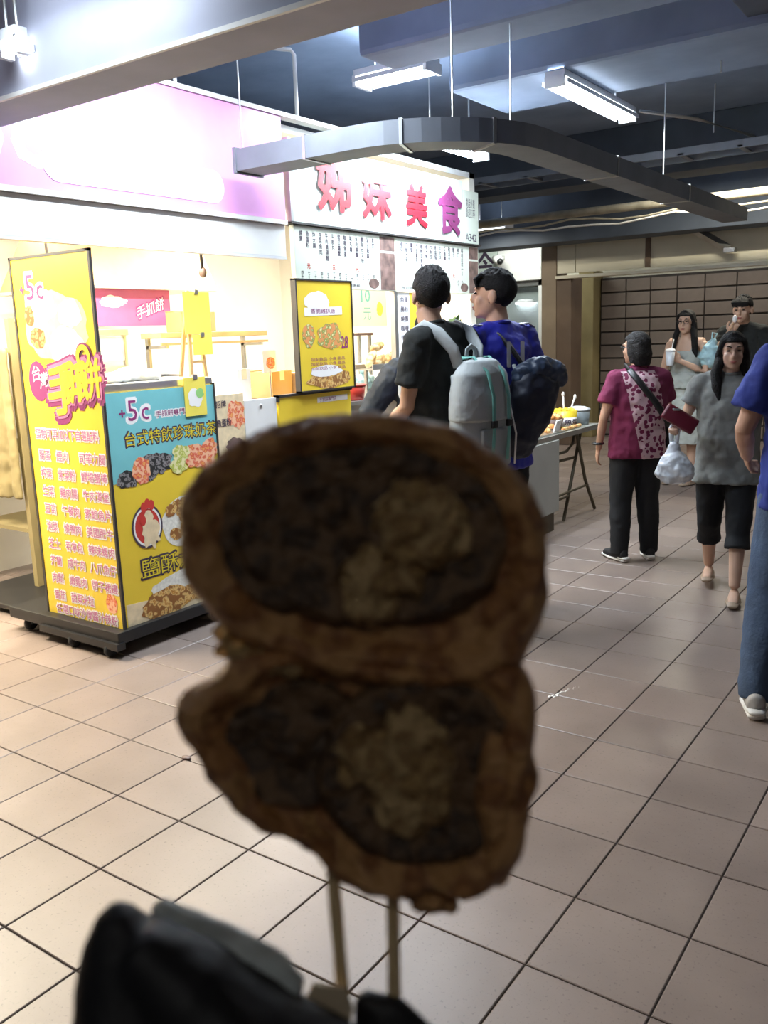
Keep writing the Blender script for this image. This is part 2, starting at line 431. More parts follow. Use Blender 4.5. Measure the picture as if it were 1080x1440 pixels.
# glazed shop front left of the columns
wn = struct('window_1', MB().box((-6.9, 12.22, 0), (-5.66, 12.24, 2.2)), M['glass'])
for a, b, z0_, z1_ in ((-5.72, -5.62, 0, 2.24), (-6.95, -6.87, 0, 2.24), (-6.95, -5.62, 2.16, 2.26), (-6.95, -5.62, 0, .08), (-6.33, -6.29, .08, 2.16)):
    build('window_frame', MB().box((a, 12.14, z0_), (b, 12.26, z1_)), M['white'] if a == -5.72 else M['steel'], wn)
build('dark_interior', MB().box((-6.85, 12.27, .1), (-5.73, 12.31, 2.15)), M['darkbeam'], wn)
dl = thing('disc_lamp', 'round white disc lamp glowing behind the shop glass', 'lamp', (-5.95, 12.18, 1.9))
build('shade', MB().lathe((-5.95, 12.18, 1.93), [(.02, .05), (.1, .04), (.16, .0)], 20), M['white_enamel'], dl, smooth=True)
build('diffuser', MB().lathe((-5.95, 12.18, 1.905), [(.15, .02), (.14, .0), (.05, -.008)], 20), M['dim_tube'], dl, smooth=True)
bd = thing('shop_sign_board', 'white shop board with one dark character beside the camera dome', 'signboard', (-6.2, 12.1, 2.23))
build('panel', MB().box((-5.66, 12.1, 2.24), (-6.36, 12.18, 2.9), bev=.005), M['white'], bd)
build('side_panel', MB().box((-6.37, 12.1, 2.24), (-7.6, 12.18, 2.9), bev=.005), M['sign'], bd)
mb = MB(); put_text(mb, '冷', planeYn(12.1), -6.82, 2.3, h=.4, off=.02); build('lettering', mb, M['darkprint'], bd)
cc = thing('security_camera', 'small white dome security camera on the white shop board', 'camera', (-6.3, 12.0, 2.5))
build('bracket', MB().box((-6.36, 11.98, 2.56), (-6.24, 12.1, 2.62), bev=.01), M['white'], cc)
build('housing', MB().sweep([(-6.36, 12.02, 2.58), (-6.22, 11.9, 2.53)], [.055, .065], 16), M['white'], cc, smooth=True)
build('lens', MB().ell((-6.2, 11.87, 2.52), (.045, .045, .045)), M['black'], cc, smooth=True)

# ================================================================== CEILING SERVICES
def lamp_fixture(label, a, b, wdt=.12, tubes=2, mat_t='tube', energy=60, color=(.8, .91, 1), up=.3, refl=True):
    a, b = Vector(a), Vector(b); d = (b-a).normalized(); s = Vector((-d.y, d.x, 0)); c = (a+b)/2
    root = thing('fluorescent_lamp', label, 'lamp', (c.x, c.y, c.z-.03))
    fn = lambda u, v, w: c + d*u + s*v + Vector((0, 0, w))
    L = (b-a).length/2
    mb = MB(); mb.prism([(-L, -wdt/2), (L, -wdt/2), (L, wdt/2), (-L, wdt/2)], lambda u, v, w: fn(u, v, .03+w), .035)
    build('housing', mb, M['white_enamel'], root)
    for sg in (-1, 1) if refl else ():
        mb = MB(); mb.prism([(-L, .012), (L, .012), (L, .035), (-L, .035)], lambda u, v, w: fn(u, sg*(wdt/2 + .02) + 0*v, v - .02) + s*w, .004)
        build('reflector', mb, M['white_enamel'], root)
    for k in range(tubes):
        y = (k-(tubes-1)/2)*.05
        build('tube', MB().sweep([fn(-L*.97, y, 0), fn(L*.97, y, 0)], [.016, .016], 10), M[mat_t], root, smooth=True)
    for e in (-1, 1):
        mb = MB(); mb.prism([(-.012, -wdt/2), (.012, -wdt/2), (.012, wdt/2), (-.012, wdt/2)], lambda u, v, w: fn(e*L + u, v, w-.025), .06)
        build('end_cap', mb, M['white_enamel'], root)
    for e in (-.6, .6):
        p = fn(e*L, 0, .065)
        if CZ - p.z > .05:
            build('hanger', MB().sweep([p, (p.x, p.y, CZ)], [.006, .006], 6), M['steel'], root)
    if energy:
        l = area_light('lamp_glow', (0, 0, 0), (2*L, .1), energy, color, (0, 0, math.atan2(d.y, d.x)))
        l.parent = root; l.location = Vector((0, 0, -.012))
        l2 = area_light('lamp_glow_up', (0, 0, 0), (2*L, .1), energy*up, (.7, .83, 1), (math.pi, 0, math.atan2(d.y, d.x)))
        l2.parent = root; l2.location = Vector((0, 0, .105))
    return root
lamp_fixture('bright fluorescent batten above the aisle beyond the curved duct', (-2.3, 5.10, 2.93), (-2.3, 6.30, 2.93), energy=26)
lamp_fixture('short fluorescent lamp tucked between two ceiling beams above the sign', (-3.36, 4.66, 3.02), (-2.86, 4.66, 3.02), .17, energy=34)
lamp_fixture('fluorescent lamp hung behind the pale beam before the pink stall fascia', (-2.72, 2.5, 3.0), (-2.72, 3.4, 3.0), mat_t='fascia_tube', energy=54, up=.3, refl=False)
lamp_fixture('bare fluorescent lamp close before the pale cross beam', (-2.95, 1.86, 2.70), (-2.05, 1.86, 2.70), mat_t='beam_tube', energy=5, up=.3, refl=False)
lamp_fixture('unseen lamp added behind the viewer to light the snack', (.2, -1.3, 3.1), (1.4, -1.3, 3.1), energy=2.1, mat_t='dim_tube', color=(1, .84, .62))  # added fill light for the near side of snack and bag
lamp_fixture('fluorescent lamp lighting the red-lettered shop sign from behind the duct', (-3.2, 5.0, 2.74), (-3.2, 5.85, 2.74), mat_t='strong_tube', energy=22, refl=False)
lamp_fixture('far fluorescent lamp glimpsed past the end of the red-lettered sign', (-5.6, 10.0, 2.76), (-5.1, 10.0, 2.76), .2, 2, 'dim_tube', 18, (1, .95, .8))
lamp_fixture('unseen lamp added over the far aisle to brighten the end wall', (-2.9, 9.3, 3.1), (-1.7, 9.3, 3.1), .12, 2, 'dim_tube', 75, (1, .92, .72))  # added out of sight behind the beam to lift boards and shutter
lamp_fixture('unseen lamp added in the end bay to light the white shop board', (-6.3, 11.45, 2.95), (-5.3, 11.45, 2.95), .12, 2, 'dim_tube', 22, (.95, 1, .9))  # added light, hidden by the far beam, for the end wall board
lamp_fixture('unseen tube lamp added behind the cream fascia to light the shutter', (-4.3, 11.5, 2.42), (-1.5, 11.5, 2.42), .1, 1, 'dim_tube', 8, (1, .9, .75), refl=False)  # invented soffit light, hidden by the boards, that brightens the shutter
lamp_fixture('fluorescent lamp over the open aisle near the walkers', (.6, 6.0, 3.15), (.6, 7.2, 3.15), .12, 2, 'dim_tube', 14, (1, .93, .82))
lamp_fixture('tiny lamp glimpsed on the pale cross beam above the fascia', (-3.02, 2.03, 2.56), (-2.92, 2.03, 2.56), .05, 1, 'tube', 0)

# curved rectangular air duct
def duct_path():
    pts = [Vector((-3.36, 3.62)), Vector((-2.9, 3.62))]
    c = Vector((-2.62, 4.22)); r = .6
    for k in range(0, 13):
        a = -math.pi/2 + (math.pi/2)*k/12
        pts.append(Vector((c.x + r*math.cos(a)*.95, c.y + r*math.sin(a))))
    pts += [Vector((-2.05, 5.2)), Vector((-2.05, 6.6)), Vector((-2.05, 8.28))]
    return pts
def ribbon(path, half, z0, z1):
    vs, fs = [], []
    for i, p in enumerate(path):
        a = path[max(0, i-1)]; b = path[min(len(path)-1, i+1)]; t = (b-a).normalized(); s = Vector((-t.y, t.x))
        for sd, z in ((-1, z0), (1, z0), (1, z1), (-1, z1)):
            q = p + s*half*sd; vs.append((q.x, q.y, z))
    for i in range(len(path)-1):
        for k in range(4): fs.append((i*4+k, i*4+(k+1) % 4, (i+1)*4+(k+1) % 4, (i+1)*4+k))
    fs.append((3, 2, 1, 0)); n = (len(path)-1)*4; fs.append((n, n+1, n+2, n+3))
    return MB().add(vs, fs)
dp = duct_path()
dt = thing('air_duct', 'grey sheet-metal air duct curving away in front of the signs', 'duct', (-2.8, 4.2, 2.4))
build('duct_shell', ribbon(dp, .10, 2.385, 2.49), M['duct'], dt)
build('end_flange', MB().box((-3.375, 3.515, 2.375), (-3.355, 3.725, 2.50)), M['duct'], dt)
for i in (1, 5, 10, 15, 16):
    p = dp[i]; a = dp[i-1]; t = (p-a).normalized(); q = [p - t*.008, p + t*.008]
    build('seam_band', ribbon(q, .105, 2.38, 2.495), M['steel'], dt)
for i in (0, 9, 14, 16):
    p = dp[i] + (Vector((.05, 0)) if i == 0 else Vector((0, 0)))
    build('hanger_rod', MB().sweep([(p.x-.09, p.y, 2.49), (p.x-.09, p.y, CZ)], [.005, .005], 6), M['steel'], dt)
# long pipe and cables across the far aisle
tag(build('ceiling_pipe', MB().sweep([(-6.5, 9.75, 2.79), (-3, 9.75, 2.8), (1.5, 9.75, 2.82)], [.045, .045, .045], 12), M['pipe'], smooth=True),
    'long cream pipe running across under the dark far beam', 'pipe')
for k, (z, am, lab) in enumerate(((2.72, .03, 'thin loose cable sagging just under the cream pipe'), (2.68, .05, 'lowest drooping cable strung beneath the cream pipe'))):
    pts = [(-6 + i*.3, 9.7 - k*.03, z - am*abs(math.sin(i*.55 + k)) - .02*math.sin(i*1.7)) for i in range(24)]
    tag(build('sagging_cable', MB().sweep(pts, [.011]*24, 6), M['white'] if k else M['pipe'], smooth=True), lab, 'cable')
tag(build('vertical_conduit', MB().sweep([(-3.6, 4.32, 2.79), (-3.6, 4.32, 3.16), (-3.6, 4.29, 3.18), (-3.66, 4.2, 3.18)], [.012]*4, 8), M['white'], smooth=True),
    'thin white conduit rising from the sign top to the ceiling', 'conduit')
tag(build('wall_conduit', MB().sweep([(-3.56, 3.33, 2.79), (-3.56, 3.33, 2.86), (-3.5, 3.36, 2.9), (-2.6, 3.4, 2.92), (-1.4, 3.4, 2.94)], [.011]*5, 8), M['white'], smooth=True),
    'pale conduit bending off the pink fascia along the beam', 'conduit')
tag(build('ceiling_conduit', MB().sweep([(-2.25, 6.4, 2.99), (-2.0, 6.9, 2.98), (-1.8, 7.6, 2.95), (-1.75, 8.3, 2.95)], [.012]*4, 8), M['steel'], smooth=True),
    'thin metal conduit leading on from the bright aisle batten', 'conduit')
for k, (x, y, L, lab) in enumerate(((-1.5, 5.6, .38, 'thin hanging rod in the dark ceiling right of the bright batten'), (-2.02, 7.4, .35, 'short drop rod below the conduit past the bright batten'))):
    tag(build('drop_rod', MB().sweep([(x, y, CZ), (x, y, CZ-L)], [.006, .006], 6), M['steel']), lab, 'rod')
ct = thing('cable_tray', 'dark perforated cable tray crossing the ceiling before the far beam', 'cable tray', (-3, 7.6, 2.85))
for y in (7.45, 7.75): build('side_rail', MB().box((-6, y-.01, 2.84), (1, y+.01, 2.9)), M['duct'], ct)
for i in range(16): build('rung', MB().box((-5.9+i*.45, 7.44, 2.845), (-5.86+i*.45, 7.76, 2.86)), M['duct'], ct)
sb = thing('slanted_bracket', 'slanted metal strut fixed across the cream fascia boards', 'bracket', (-2.6, 10.8, 2.4))
build('strut', MB().sweep([(-3.15, 10.85, 2.62), (-2.75, 10.85, 2.36)], [.05, .05], 4), M['steel'], sb)
build('foot_plate', MB().box((-2.79, 10.8, 2.32), (-2.67, 10.9, 2.37)), M['steel'], sb)

# ================================================================== STALL ONE (pancake stall)
SX = -3.54
struct('wall_stall_back', MB().box((-5.75, 1.2, 0), (-5.65, 6.5, 2.76)), M['warmwall'])
struct('wall_stall_divider', MB().box((-5.65, 6.42, 0), (-3.62, 6.5, 2.76)), M['warmwall'])
struct('ceiling_stall', MB().box((-5.65, 1.2, 2.72), (-3.62, 6.5, 2.76)), M['white'])
# pink fascia
fa = thing('stall_fascia_sign', 'long magenta-pink fascia sign over the pancake stall', 'signboard', (SX, 2.7, 2.2))
build('panel', MB().box((SX-.06, 1.2, 2.205), (SX, 4.10, 2.775), bev=.004), M['pink'], fa)
build('bottom_trim', MB().box((SX-.06, 1.2, 2.18), (SX+.012, 4.10, 2.204)), M['white'], fa)
build('top_trim', MB().box((SX-.06, 1.2, 2.776), (SX+.012, 4.75, 2.80)), M['white'], fa)
mb = MB(); pts = []
for k in range(32):
    a = 2*math.pi*k/32; cx_ = 3.05 + (.47 if math.cos(a) > 0 else -.47)
    pts.append((cx_ + .085*math.cos(a), 2.33 + .085*math.sin(a)))
mb.prism(pts, planeX(SX), .003); build('name_plate', mb, M['whiteprint'], fa)
mb = MB(); put_text(mb, '台灣手抓餅專門店', planeX(SX+.003), 2.62, 2.28, w=.86); build('lettering', mb, M['paleprint'], fa)
mb = MB(); put_text(mb, '+5c', planeX(SX), 1.9, 2.3, h=.3, off=.02); build('lettering', mb, M['whiteprint'], fa)
# hood strip under the fascia
hd = thing('stall_canopy_strip', 'white drop panel under the pink fascia above the counter', 'panel', (-3.9, 3.3, 2.0))
build('panel', MB().box((-3.585, 1.2, 2.0), (-3.552, 4.1, 2.178), bev=.003), M['white'], hd)
build('edge', MB().box((-3.59, 1.2, 1.985), (-3.547, 4.1, 1.999)), M['white_enamel'], hd)
# stall lamps under the ceiling
def stall_lamp(label, x, y0, y1, z, energy, col=(1, .9, .7), m='warm_tube'):
    r = thing('stall_tube_lamp', label, 'lamp', (x, (y0+y1)/2, z))
    build('housing', MB().box((x-.04, y0, z+.02), (x+.04, y1, z+.07), bev=.006), M['white_enamel'], r)
    build('tube', MB().sweep([(x, y0+.03, z), (x, y1-.03, z)], [.016, .016], 10), M[m], r, smooth=True)
    for yy in (y0+.15, y1-.15): build('hanger', MB().sweep([(x, yy, z+.07), (x, yy, 2.72)], [.006, .006], 6), M['steel'], r)
    l = area_light('tube_glow', (0, 0, 0), (.08, y1-y0), energy, col); l.parent = r; l.location = (0, 0, -.02)
    return r
stall_lamp('warm tube lamp inside the pancake stall above the counter', -4.1, 2.5, 3.7, 2.3, 75)
stall_lamp('warm tube lamp inside the pancake stall near the rear wall', -5.0, 2.2, 3.4, 2.4, 38)
stall_lamp('tube lamp inside the stall above the plastic bags', -4.3, 4.2, 5.3, 2.4, 65, (1, .95, .85))
stall_lamp('tube lamp inside the stall under the long vertical menus', -4.2, 5.4, 6.3, 2.4, 25, (1, .95, .85))
stall_lamp('warm tube lamp at the open end of the stall beside the tall poster', -4.6, 1.4, 2.3, 2.35, 130)

# ---- cart with the tall yellow poster
ca = thing('food_cart', 'wheeled food cart with tall yellow side poster and turquoise front', 'cart', (-3.85, 3.0, 0))
build('base_frame', MB().box((-4.4, 2.60, .075), (-3.47, 3.42, .135), bev=.006), M['black'], ca)
build('base_frame', MB().box((-4.1, 2.58, .05), (-3.46, 2.63, .085)), M['black'], ca)
for (x, y) in ((-3.84, 2.63), (-3.55, 2.63), (-3.52, 3.33), (-4.3, 2.68)):
    w_ = build('caster', MB().lathe((0, 0, -.014), [(.02, 0), (.036, .003), (.038, .014), (.036, .025), (.02, .028)], 18).xf(Matrix.Translation((x, y-.02, .039)) @ Matrix.Rotation(math.pi/2, 4, 'Y')), M['rubber'], ca, smooth=True)
    build('fork', MB().box((x-.022, y-.03, .035), (x-.015, y+.005, .085)).box((x+.015, y-.03, .035), (x+.022, y+.005, .085)), M['steel'], w_)
build('cart_body', MB().box((-4.11, 2.70, .135), (-3.56, 3.36, 1.0)).box((-4.11, 2.70, 1.0), (-4.06, 2.74, 1.9)), M['white'], ca)
build('counter_top', MB().box((-4.12, 2.69, 1.30), (-3.52, 3.40, 1.34), bev=.005), M['steel'], ca)
build('cart_body', MB().box((-4.09, 2.71, 1.0), (-3.56, 3.36, 1.30)), M['white'], ca)
# tall yellow side board (faces -Y)
YB = 2.66
sbd = build('side_poster', MB().box((-4.115, YB, .11), (-3.50, YB+.008, 1.955)), M['yellow'], ca)
for a, b in (((-4.125, YB-.003, .10), (-4.112, YB+.011, 1.965)), ((-3.503, YB-.003, .10), (-3.488, YB+.011, 1.965)), ((-4.125, YB-.003, 1.953), (-3.488, YB+.011, 1.966)), ((-4.125, YB-.003, .10), (-3.488, YB+.011, .112))):
    build('poster_edge', MB().box(a, b), M['signframe'], ca)
fy = planeYn(YB)
mb = MB(); blob(mb, fy, -3.80, 1.62, .25, .17, .0006, 1); build('printed_pancake', mb, M['creamprint'], sbd)
mb = MB(); blob(mb, fy, -3.73, 1.53, .13, .09, .001, 3); blob(mb, fy, -3.9, 1.72, .12, .08, .001, 9); blob(mb, fy, -3.68, 1.68, .09, .07, .001, 12); build('printed_egg', mb, M['whiteprint'], sbd)
mb = MB(); blob(mb, fy, -3.95, 1.57, .06, .05, .0014, 4); blob(mb, fy, -4.0, 1.68, .04, .05, .0014, 6); blob(mb, fy, -3.70, 1.43, .07, .04, .0014, 8); build('printed_filling', mb, M['friedprint'], sbd)
mb = MB(); put_text(mb, '+', fy, -4.055, 1.79, h=.035, off=.02, depth=.0022); put_text(mb, '5', fy, -4.005, 1.755, h=.12, off=.0, depth=.0022); put_text(mb, 'c', fy, -3.92, 1.757, h=.065, off=.01, depth=.0022)
mw = MB(); put_text(mw, '5', fy, -4.012, 1.748, h=.135, off=.06, depth=.0018); put_text(mw, 'c', fy, -3.928, 1.75, h=.08, off=.06, depth=.0018)
build('lettering', mw, M['whiteprint'], sbd); build('lettering', mb, M['plumprint'], sbd)
# round 'Taiwan' badge and big title
mb = MB(); blob(mb, fy, -3.985, 1.36, .075, .1, .0016, 2, amp=.03); build('badge', mb, M['plumprint'], sbd)
mb = MB(); put_text(mb, '台', fy, -4.03, 1.355, h=.075, off=.01, depth=.0022, skew=.25); put_text(mb, '灣', fy, -3.975, 1.32, h=.075, off=.01, depth=.0022, skew=.25); build('lettering', mb, M['whiteprint'], sbd)
mo = MB(); mi = MB(); mk = MB()
for lay, (ch, u, v, h_) in enumerate((('手', -3.90, 1.19, .24), ('抓', -3.78, 1.25, .19), ('餅', -3.665, 1.27, .18))):
    ld = lay*.0005
    put_text(mk, ch, fy, u-.012, v-.024, h=h_+.03, off=.105, depth=.0024+ld, skew=.12)
    put_text(mo, ch, fy, u-.002, v-.004, h=h_+.01, off=.075, depth=.0044+ld, skew=.12)
    put_text(mi, ch, fy, u, v, h=h_, off=.03, depth=.0064+ld, skew=.12)
for (r1, r2, dep, mbx) in ((.062, .026, .0039, mk), (.054, .03, .0079, mi)):
    n = 28; vs = [fy(-3.60 + r*math.cos(2*math.pi*k/n), 1.475 + r*1.1*math.sin(2*math.pi*k/n), dep) for r in (r1, r2) for k in range(n)]
    mbx.add(vs, [(k, (k+1) % n, n+(k+1) % n, n+k) for k in range(n)])
build('lettering', mk, M['plumprint'], sbd); build('lettering', mo, M['lilacprint'], sbd); build('lettering', mi, M['yellow'], sbd)
mo = MB(); mi = MB()
def outlined(txt, u, v, w, h, d=.002):
    put_text(mo, txt, fy, u-.004, v-.004, w=w+.008, h=h+.008, off=.075, depth=d)
    put_text(mi, txt, fy, u, v, w=w, h=h, off=.012, depth=d+.0007)
outlined('蛋類可再加以下自選配料', -4.055, 1.07, .505, .052)
rows = [('腸蛋', '煙肉', '司華力腸'), ('榨菜', '紫菜粉', '鱈場蟹棒'), ('生菜', '雞肉腸', '牛肉漢堡'), ('豆苗', '午餐肉', '素鮑魚片'), ('泡菜', '燒鴨肉', '美國肥牛'),
        ('芝士', '吞拿魚', '辣味螺肉'), ('芥蘭', '咸牛肉', '八爪魚仔'), ('肉鬆', '嫩雞肉', '帶子裙邊'), ('番茄', '甜粟米粒', '')]
for i, (a, b, c) in enumerate(rows):
    v = .96 - i*.0925
    outlined(a, -4.045, v, .092, .05); outlined(b, -3.90, v, .046*len(b), .05)
    if c: outlined(c, -3.715, v, .20, .05)
outlined('任選口味沙律醬汁辣粉', -4.04, .145, .5, .05)
build('lettering', mo, M['whiteprint'], sbd); build('lettering', mi, M['lilacprint'], sbd)
mb = MB(); blob(mb, fy, -3.575, .255, .045, .05, .0012, 5, amp=.05); mb.prism([(-3.60, .28), (-3.565, .28), (-3.558, .345), (-3.575, .362), (-3.59, .345)], lambda u, v, w: fy(u, v, .0012+w), .0004)
build('thumbs_up_print', mb, M['orangeprint'], sbd)
# turquoise / yellow front board (faces +X)
XB = -3.505
fx = planeX(XB)
fr = build('front_poster', MB().box((XB-.03, 2.679, .11), (XB, 3.385, 1.30)), M['yellow'], ca)
build('turquoise_field', MB().prism([(2.679, .86), (3.385, .93), (3.385, 1.30), (2.679, 1.30)], fx, .0008), M['cyan'], fr)
build('poster_edge', MB().box((XB-.035, 2.672, .10), (XB+.004, 2.679, 1.31)), M['signframe'], ca)
build('poster_edge', MB().box((XB-.035, 3.385, .10), (XB+.006, 3.396, 1.31)), M['signframe'], ca)
mo = MB(); mi = MB()
put_text(mo, '5', fx, 2.80, 1.15, h=.115, off=.06, depth=.0014); put_text(mo, 'c', fx, 2.885, 1.152, h=.075, off=.06, depth=.0014); put_text(mo, '手抓餅專門店', fx, 2.975, 1.158, w=.24, h=.035, off=.12, depth=.0014)
put_text(mi, '+', fx, 2.755, 1.18, h=.035, off=.02, depth=.002); put_text(mi, '5', fx, 2.807, 1.157, h=.1, off=.0, depth=.002); put_text(mi, 'c', fx, 2.89, 1.157, h=.06, off=.0, depth=.002); put_text(mi, '手抓餅專門店', fx, 2.98, 1.162, w=.23, h=.03, off=.01, depth=.002)
build('lettering', mo, M['whiteprint'], fr); build('lettering', mi, M['plumprint'], fr)
mo = MB(); mi = MB(); put_text(mo, '台式特飲珍珠奶茶', fx, 2.772, 1.03, w=.62, h=.078, off=.06, depth=.0014); put_text(mi, '台式特飲珍珠奶茶', fx, 2.776, 1.034, w=.612, h=.07, off=.0, depth=.002)
build('lettering', mo, M['darkprint'], fr); build('lettering', mi, M['olive'], fr)
sd = 0
for (mn, lst) in (('berryprint', ((2.77, .875, .07, .045), (2.96, .93, .10, .055), (2.90, .90, .07, .05))), ('orangeprint', ((2.86, .905, .055, .065), (3.22, .93, .08, .06), (3.33, .96, .055, .06), (3.30, .89, .06, .035))), ('limeprint', ((3.13, .965, .06, .04), (3.10, .895, .055, .04)))):
    mb = MB()
    for (u, v, a, b) in lst:
        sd += 1; blob(mb, fx, u, v, a, b, .0016 + sd*.0002, sd, amp=.2)
    build('printed_topping', mb, M[mn], fr)
# rooster emblem: ring, red disc, cream bird, red comb
def ring(mb, cu, cv, r1, r2, d, n=40):
    mb.add([fx(cu + r*math.cos(2*math.pi*k/n), cv + r*1.15*math.sin(2*math.pi*k/n), d) for r in (r1, r2) for k in range(n)], [(k, (k+1) % n, n+(k+1) % n, n+k) for k in range(n)])
mb = MB(); ring(mb, 2.865, .62, .098, .088, .0026); build('emblem_ring', mb, M['darkprint'], fr)
mb = MB(); ring(mb, 2.865, .62, .088, .078, .0026); build('emblem_ring', mb, M['whiteprint'], fr)
mb = MB(); blob(mb, fx, 2.865, .62, .08, .092, .002, 1, amp=0); build('emblem_disc', mb, M['redprint'], fr)
mb = MB(); blob(mb, fx, 2.885, .585, .058, .075, .003, 17, amp=.25); blob(mb, fx, 2.875, .66, .032, .04, .003, 18, amp=.1); build('emblem_bird', mb, M['creamprint'], fr)
mb = MB()
for u, v in ((2.85, .72), (2.875, .735), (2.9, .725), (2.84, .655)): blob(mb, fx, u, v, .018, .026, .0034, 4, amp=.05)
build('emblem_comb', mb, M['redprint'], fr)
mb = MB(); blob(mb, fx, 3.12, .60, .16, .135, .001, 23, amp=.05); build('printed_plate', mb, M['riceprint'], fr)
mb = MB()
for k in range(26):
    a = random.uniform(0, 6.28); q = math.sqrt(random.random())
    blob(mb, fx, 3.12 + .12*q*math.cos(a), .615 + .10*q*math.sin(a), .034, .032, .0014 + k*.00008, k, 14, amp=.2)
build('printed_chicken', mb, M['friedprint'], fr)
mo = MB(); mi = MB(); put_text(mo, '鹽酥大雞', fx, 2.80, .352, w=.50, h=.108, off=.055, depth=.0016); put_text(mi, '鹽酥大雞', fx, 2.805, .357, w=.49, h=.098, off=-.005, depth=.0024)
build('lettering', mo, M['darkprint'], fr); build('lettering', mi, M['olive'], fr)
mb = MB(); put_text(mb, '香脆雞', fx, 3.22, .70, w=.12, h=.04, skew=.5, off=.02, depth=.003); build('lettering', mb, M['darkprint'], fr)
mb = MB(); blob(mb, fx, 3.1, .285, .24, .06, .0018, 31, amp=.12); build('printed_bread', mb, M['riceprint'], fr)
mb = MB(); blob(mb, fx, 2.95, .2, .16, .08, .0022, 32, amp=.14); blob(mb, fx, 3.18, .21, .15, .05, .0022, 33, amp=.14); build('printed_cutlet', mb, M['friedprint'], fr)
mb = MB(); mb.prism([(2.692, .112), (3.384, .112), (3.384, .2), (2.692, .25)], fx, .0009); build('printed_table', mb, M['creamprint'], fr)
# green and yellow price card clipped on the corner
pc = thing('price_card', 'yellow card with green print clipped to the turquoise poster corner', 'card', (-3.49, 3.25, 1.14))
build('card', MB().box((XB+.004, 3.175, 1.145), (XB+.008, 3.325, 1.345)), M['paleyellow'], pc)
mb = MB(); blob(mb, planeX(XB+.008), 3.25, 1.24, .05, .05, .001, 8); build('printed_patch', mb, M['whiteprint'], pc)
mb = MB(); blob(mb, planeX(XB+.008), 3.28, 1.26, .028, .025, .0016, 9); build('printed_leaf', mb, M['greenprint'], pc)
build('clip', MB().box((XB-.004, 3.24, 1.335), (XB+.012, 3.27, 1.36)), M['steel'], pc)
# base plate to the side
tag(build('floor_plate', MB().box((-5.2, 2.75, .03), (-4.4, 3.5, .06), bev=.006).box((-5.1, 2.85, 0), (-4.5, 3.4, .03)), M['black']), 'low dark floor plate behind the yellow-poster cart', 'plate')

# ---- counter units along the stall front
def unit(name, label, y0, y1, z1, m='white', x1=SX-.03):
    o = thing(name, label, 'counter', (-3.85, (y0+y1)/2, 0))
    build('body', MB().box((-4.15, y0, .06), (x1-.02, y1, z1-.03)), M[m], o)
    build('plinth', MB().box((-4.1, y0+.02, 0), (x1-.06, y1-.02, .06)), M['black'], o)
    build('worktop', MB().box((-4.18, y0, z1-.03), (x1, y1, z1), bev=.004), M['steel'], o)
    return o
unit('counter_unit', 'white counter unit behind the photo menu cards', 3.42, 3.92, 1.14)
unit('counter_unit', 'counter unit under the low yellow banner', 3.93, 4.66, 1.16)
unit('counter_unit', 'steel counter carrying the plastic bags and bread', 4.67, 5.5, 1.10, 'steel')
unit('counter_unit', 'steel counter before the long vertical menus', 5.51, 6.40, 1.10, 'steel')
# photo menu cards
fm = planeX(SX+.004)
pm_ = thing('photo_menu', 'printed photo menu with red and brown dishes beside the turquoise poster', 'menu', (SX, 3.48, .7))
build('sheet', MB().box((SX-.016, 3.41, .35), (SX+.004, 3.645, 1.235)), M['creamprint'], pm_)
mb = MB(); blob(mb, fm, 3.58, 1.12, .065, .08, .001, 2, amp=.2); blob(mb, fm, 3.5, .62, .08, .07, .001, 5); build('printed_dish', mb, M['orangeprint'], pm_)
mb = MB(); blob(mb, fm, 3.56, .95, .075, .04, .001, 3, amp=.2); blob(mb, fm, 3.46, .8, .04, .05, .001, 7); build('printed_dish', mb, M['brownprint'], pm_)
mb = MB(); blob(mb, fm, 3.5, .86, .09, .05, .0014, 4); blob(mb, fm, 3.54, .5, .07, .06, .001, 8); build('printed_dish', mb, M['friedprint'], pm_)
mb = MB(); put_text(mb, '招牌', fm, 3.425, 1.165, w=.08, h=.04, off=.01, depth=.002); put_text(mb, '魚蛋粉', fm, 3.425, 1.06, w=.11, h=.045, off=.02, depth=.002); build('lettering', mb, M['darkprint'], pm_)
wp = thing('white_notice_board', 'plain white board beside the photo menu', 'board', (SX, 3.78, .7))
build('sheet', MB().box((SX-.016, 3.65, .35), (SX+.004, 3.92, 1.19)), M['white'], wp)
for z in (1.15, .4): build('pin', MB().ell((SX+.006, 3.785, z), (.006, .012, .012), 10, 6), M['steel'], wp)
# low yellow banner
lb = thing('low_yellow_banner', 'low yellow banner with dark frame under the standing poster', 'banner', (SX, 4.27, .5))
build('sheet', MB().box((SX-.016, 3.94, .4), (SX+.006, 4.645, 1.185)), M['yellow'], lb)
build('frame', MB().box((SX-.02, 3.925, 1.185), (SX+.014, 4.655, 1.2)).box((SX-.02, 3.925, .96), (SX+.014, 3.94, .985)).box((SX-.02, 3.925, 1.16), (SX+.014, 3.94, 1.2)).box((SX-.02, 3.94, .955), (SX+.012, 4.65, .967)), M['signframe'], lb)
mb = MB(); mb.prism([(4.30, 1.125), (4.61, 1.125), (4.61, 1.16), (4.30, 1.16)], planeX(SX+.006), .001); build('printed_strip', mb, M['whiteprint'], lb)
mb = MB(); put_text(mb, '手抓餅專門店', planeX(SX+.006), 4.32, 1.13, w=.17, h=.026, depth=.002); build('lettering', mb, M['plumprint'], lb)
mb = MB(); put_text(mb, '人氣', planeX(SX+.006), 4.02, .88, w=.3, h=.13, off=.05, depth=.001); build('lettering', mb, M['whiteprint'], lb)
mb = MB(); put_text(mb, '人氣', planeX(SX+.006), 4.03, .885, w=.28, h=.12, off=.01, depth=.0016); build('lettering', mb, M['redprint'], lb)
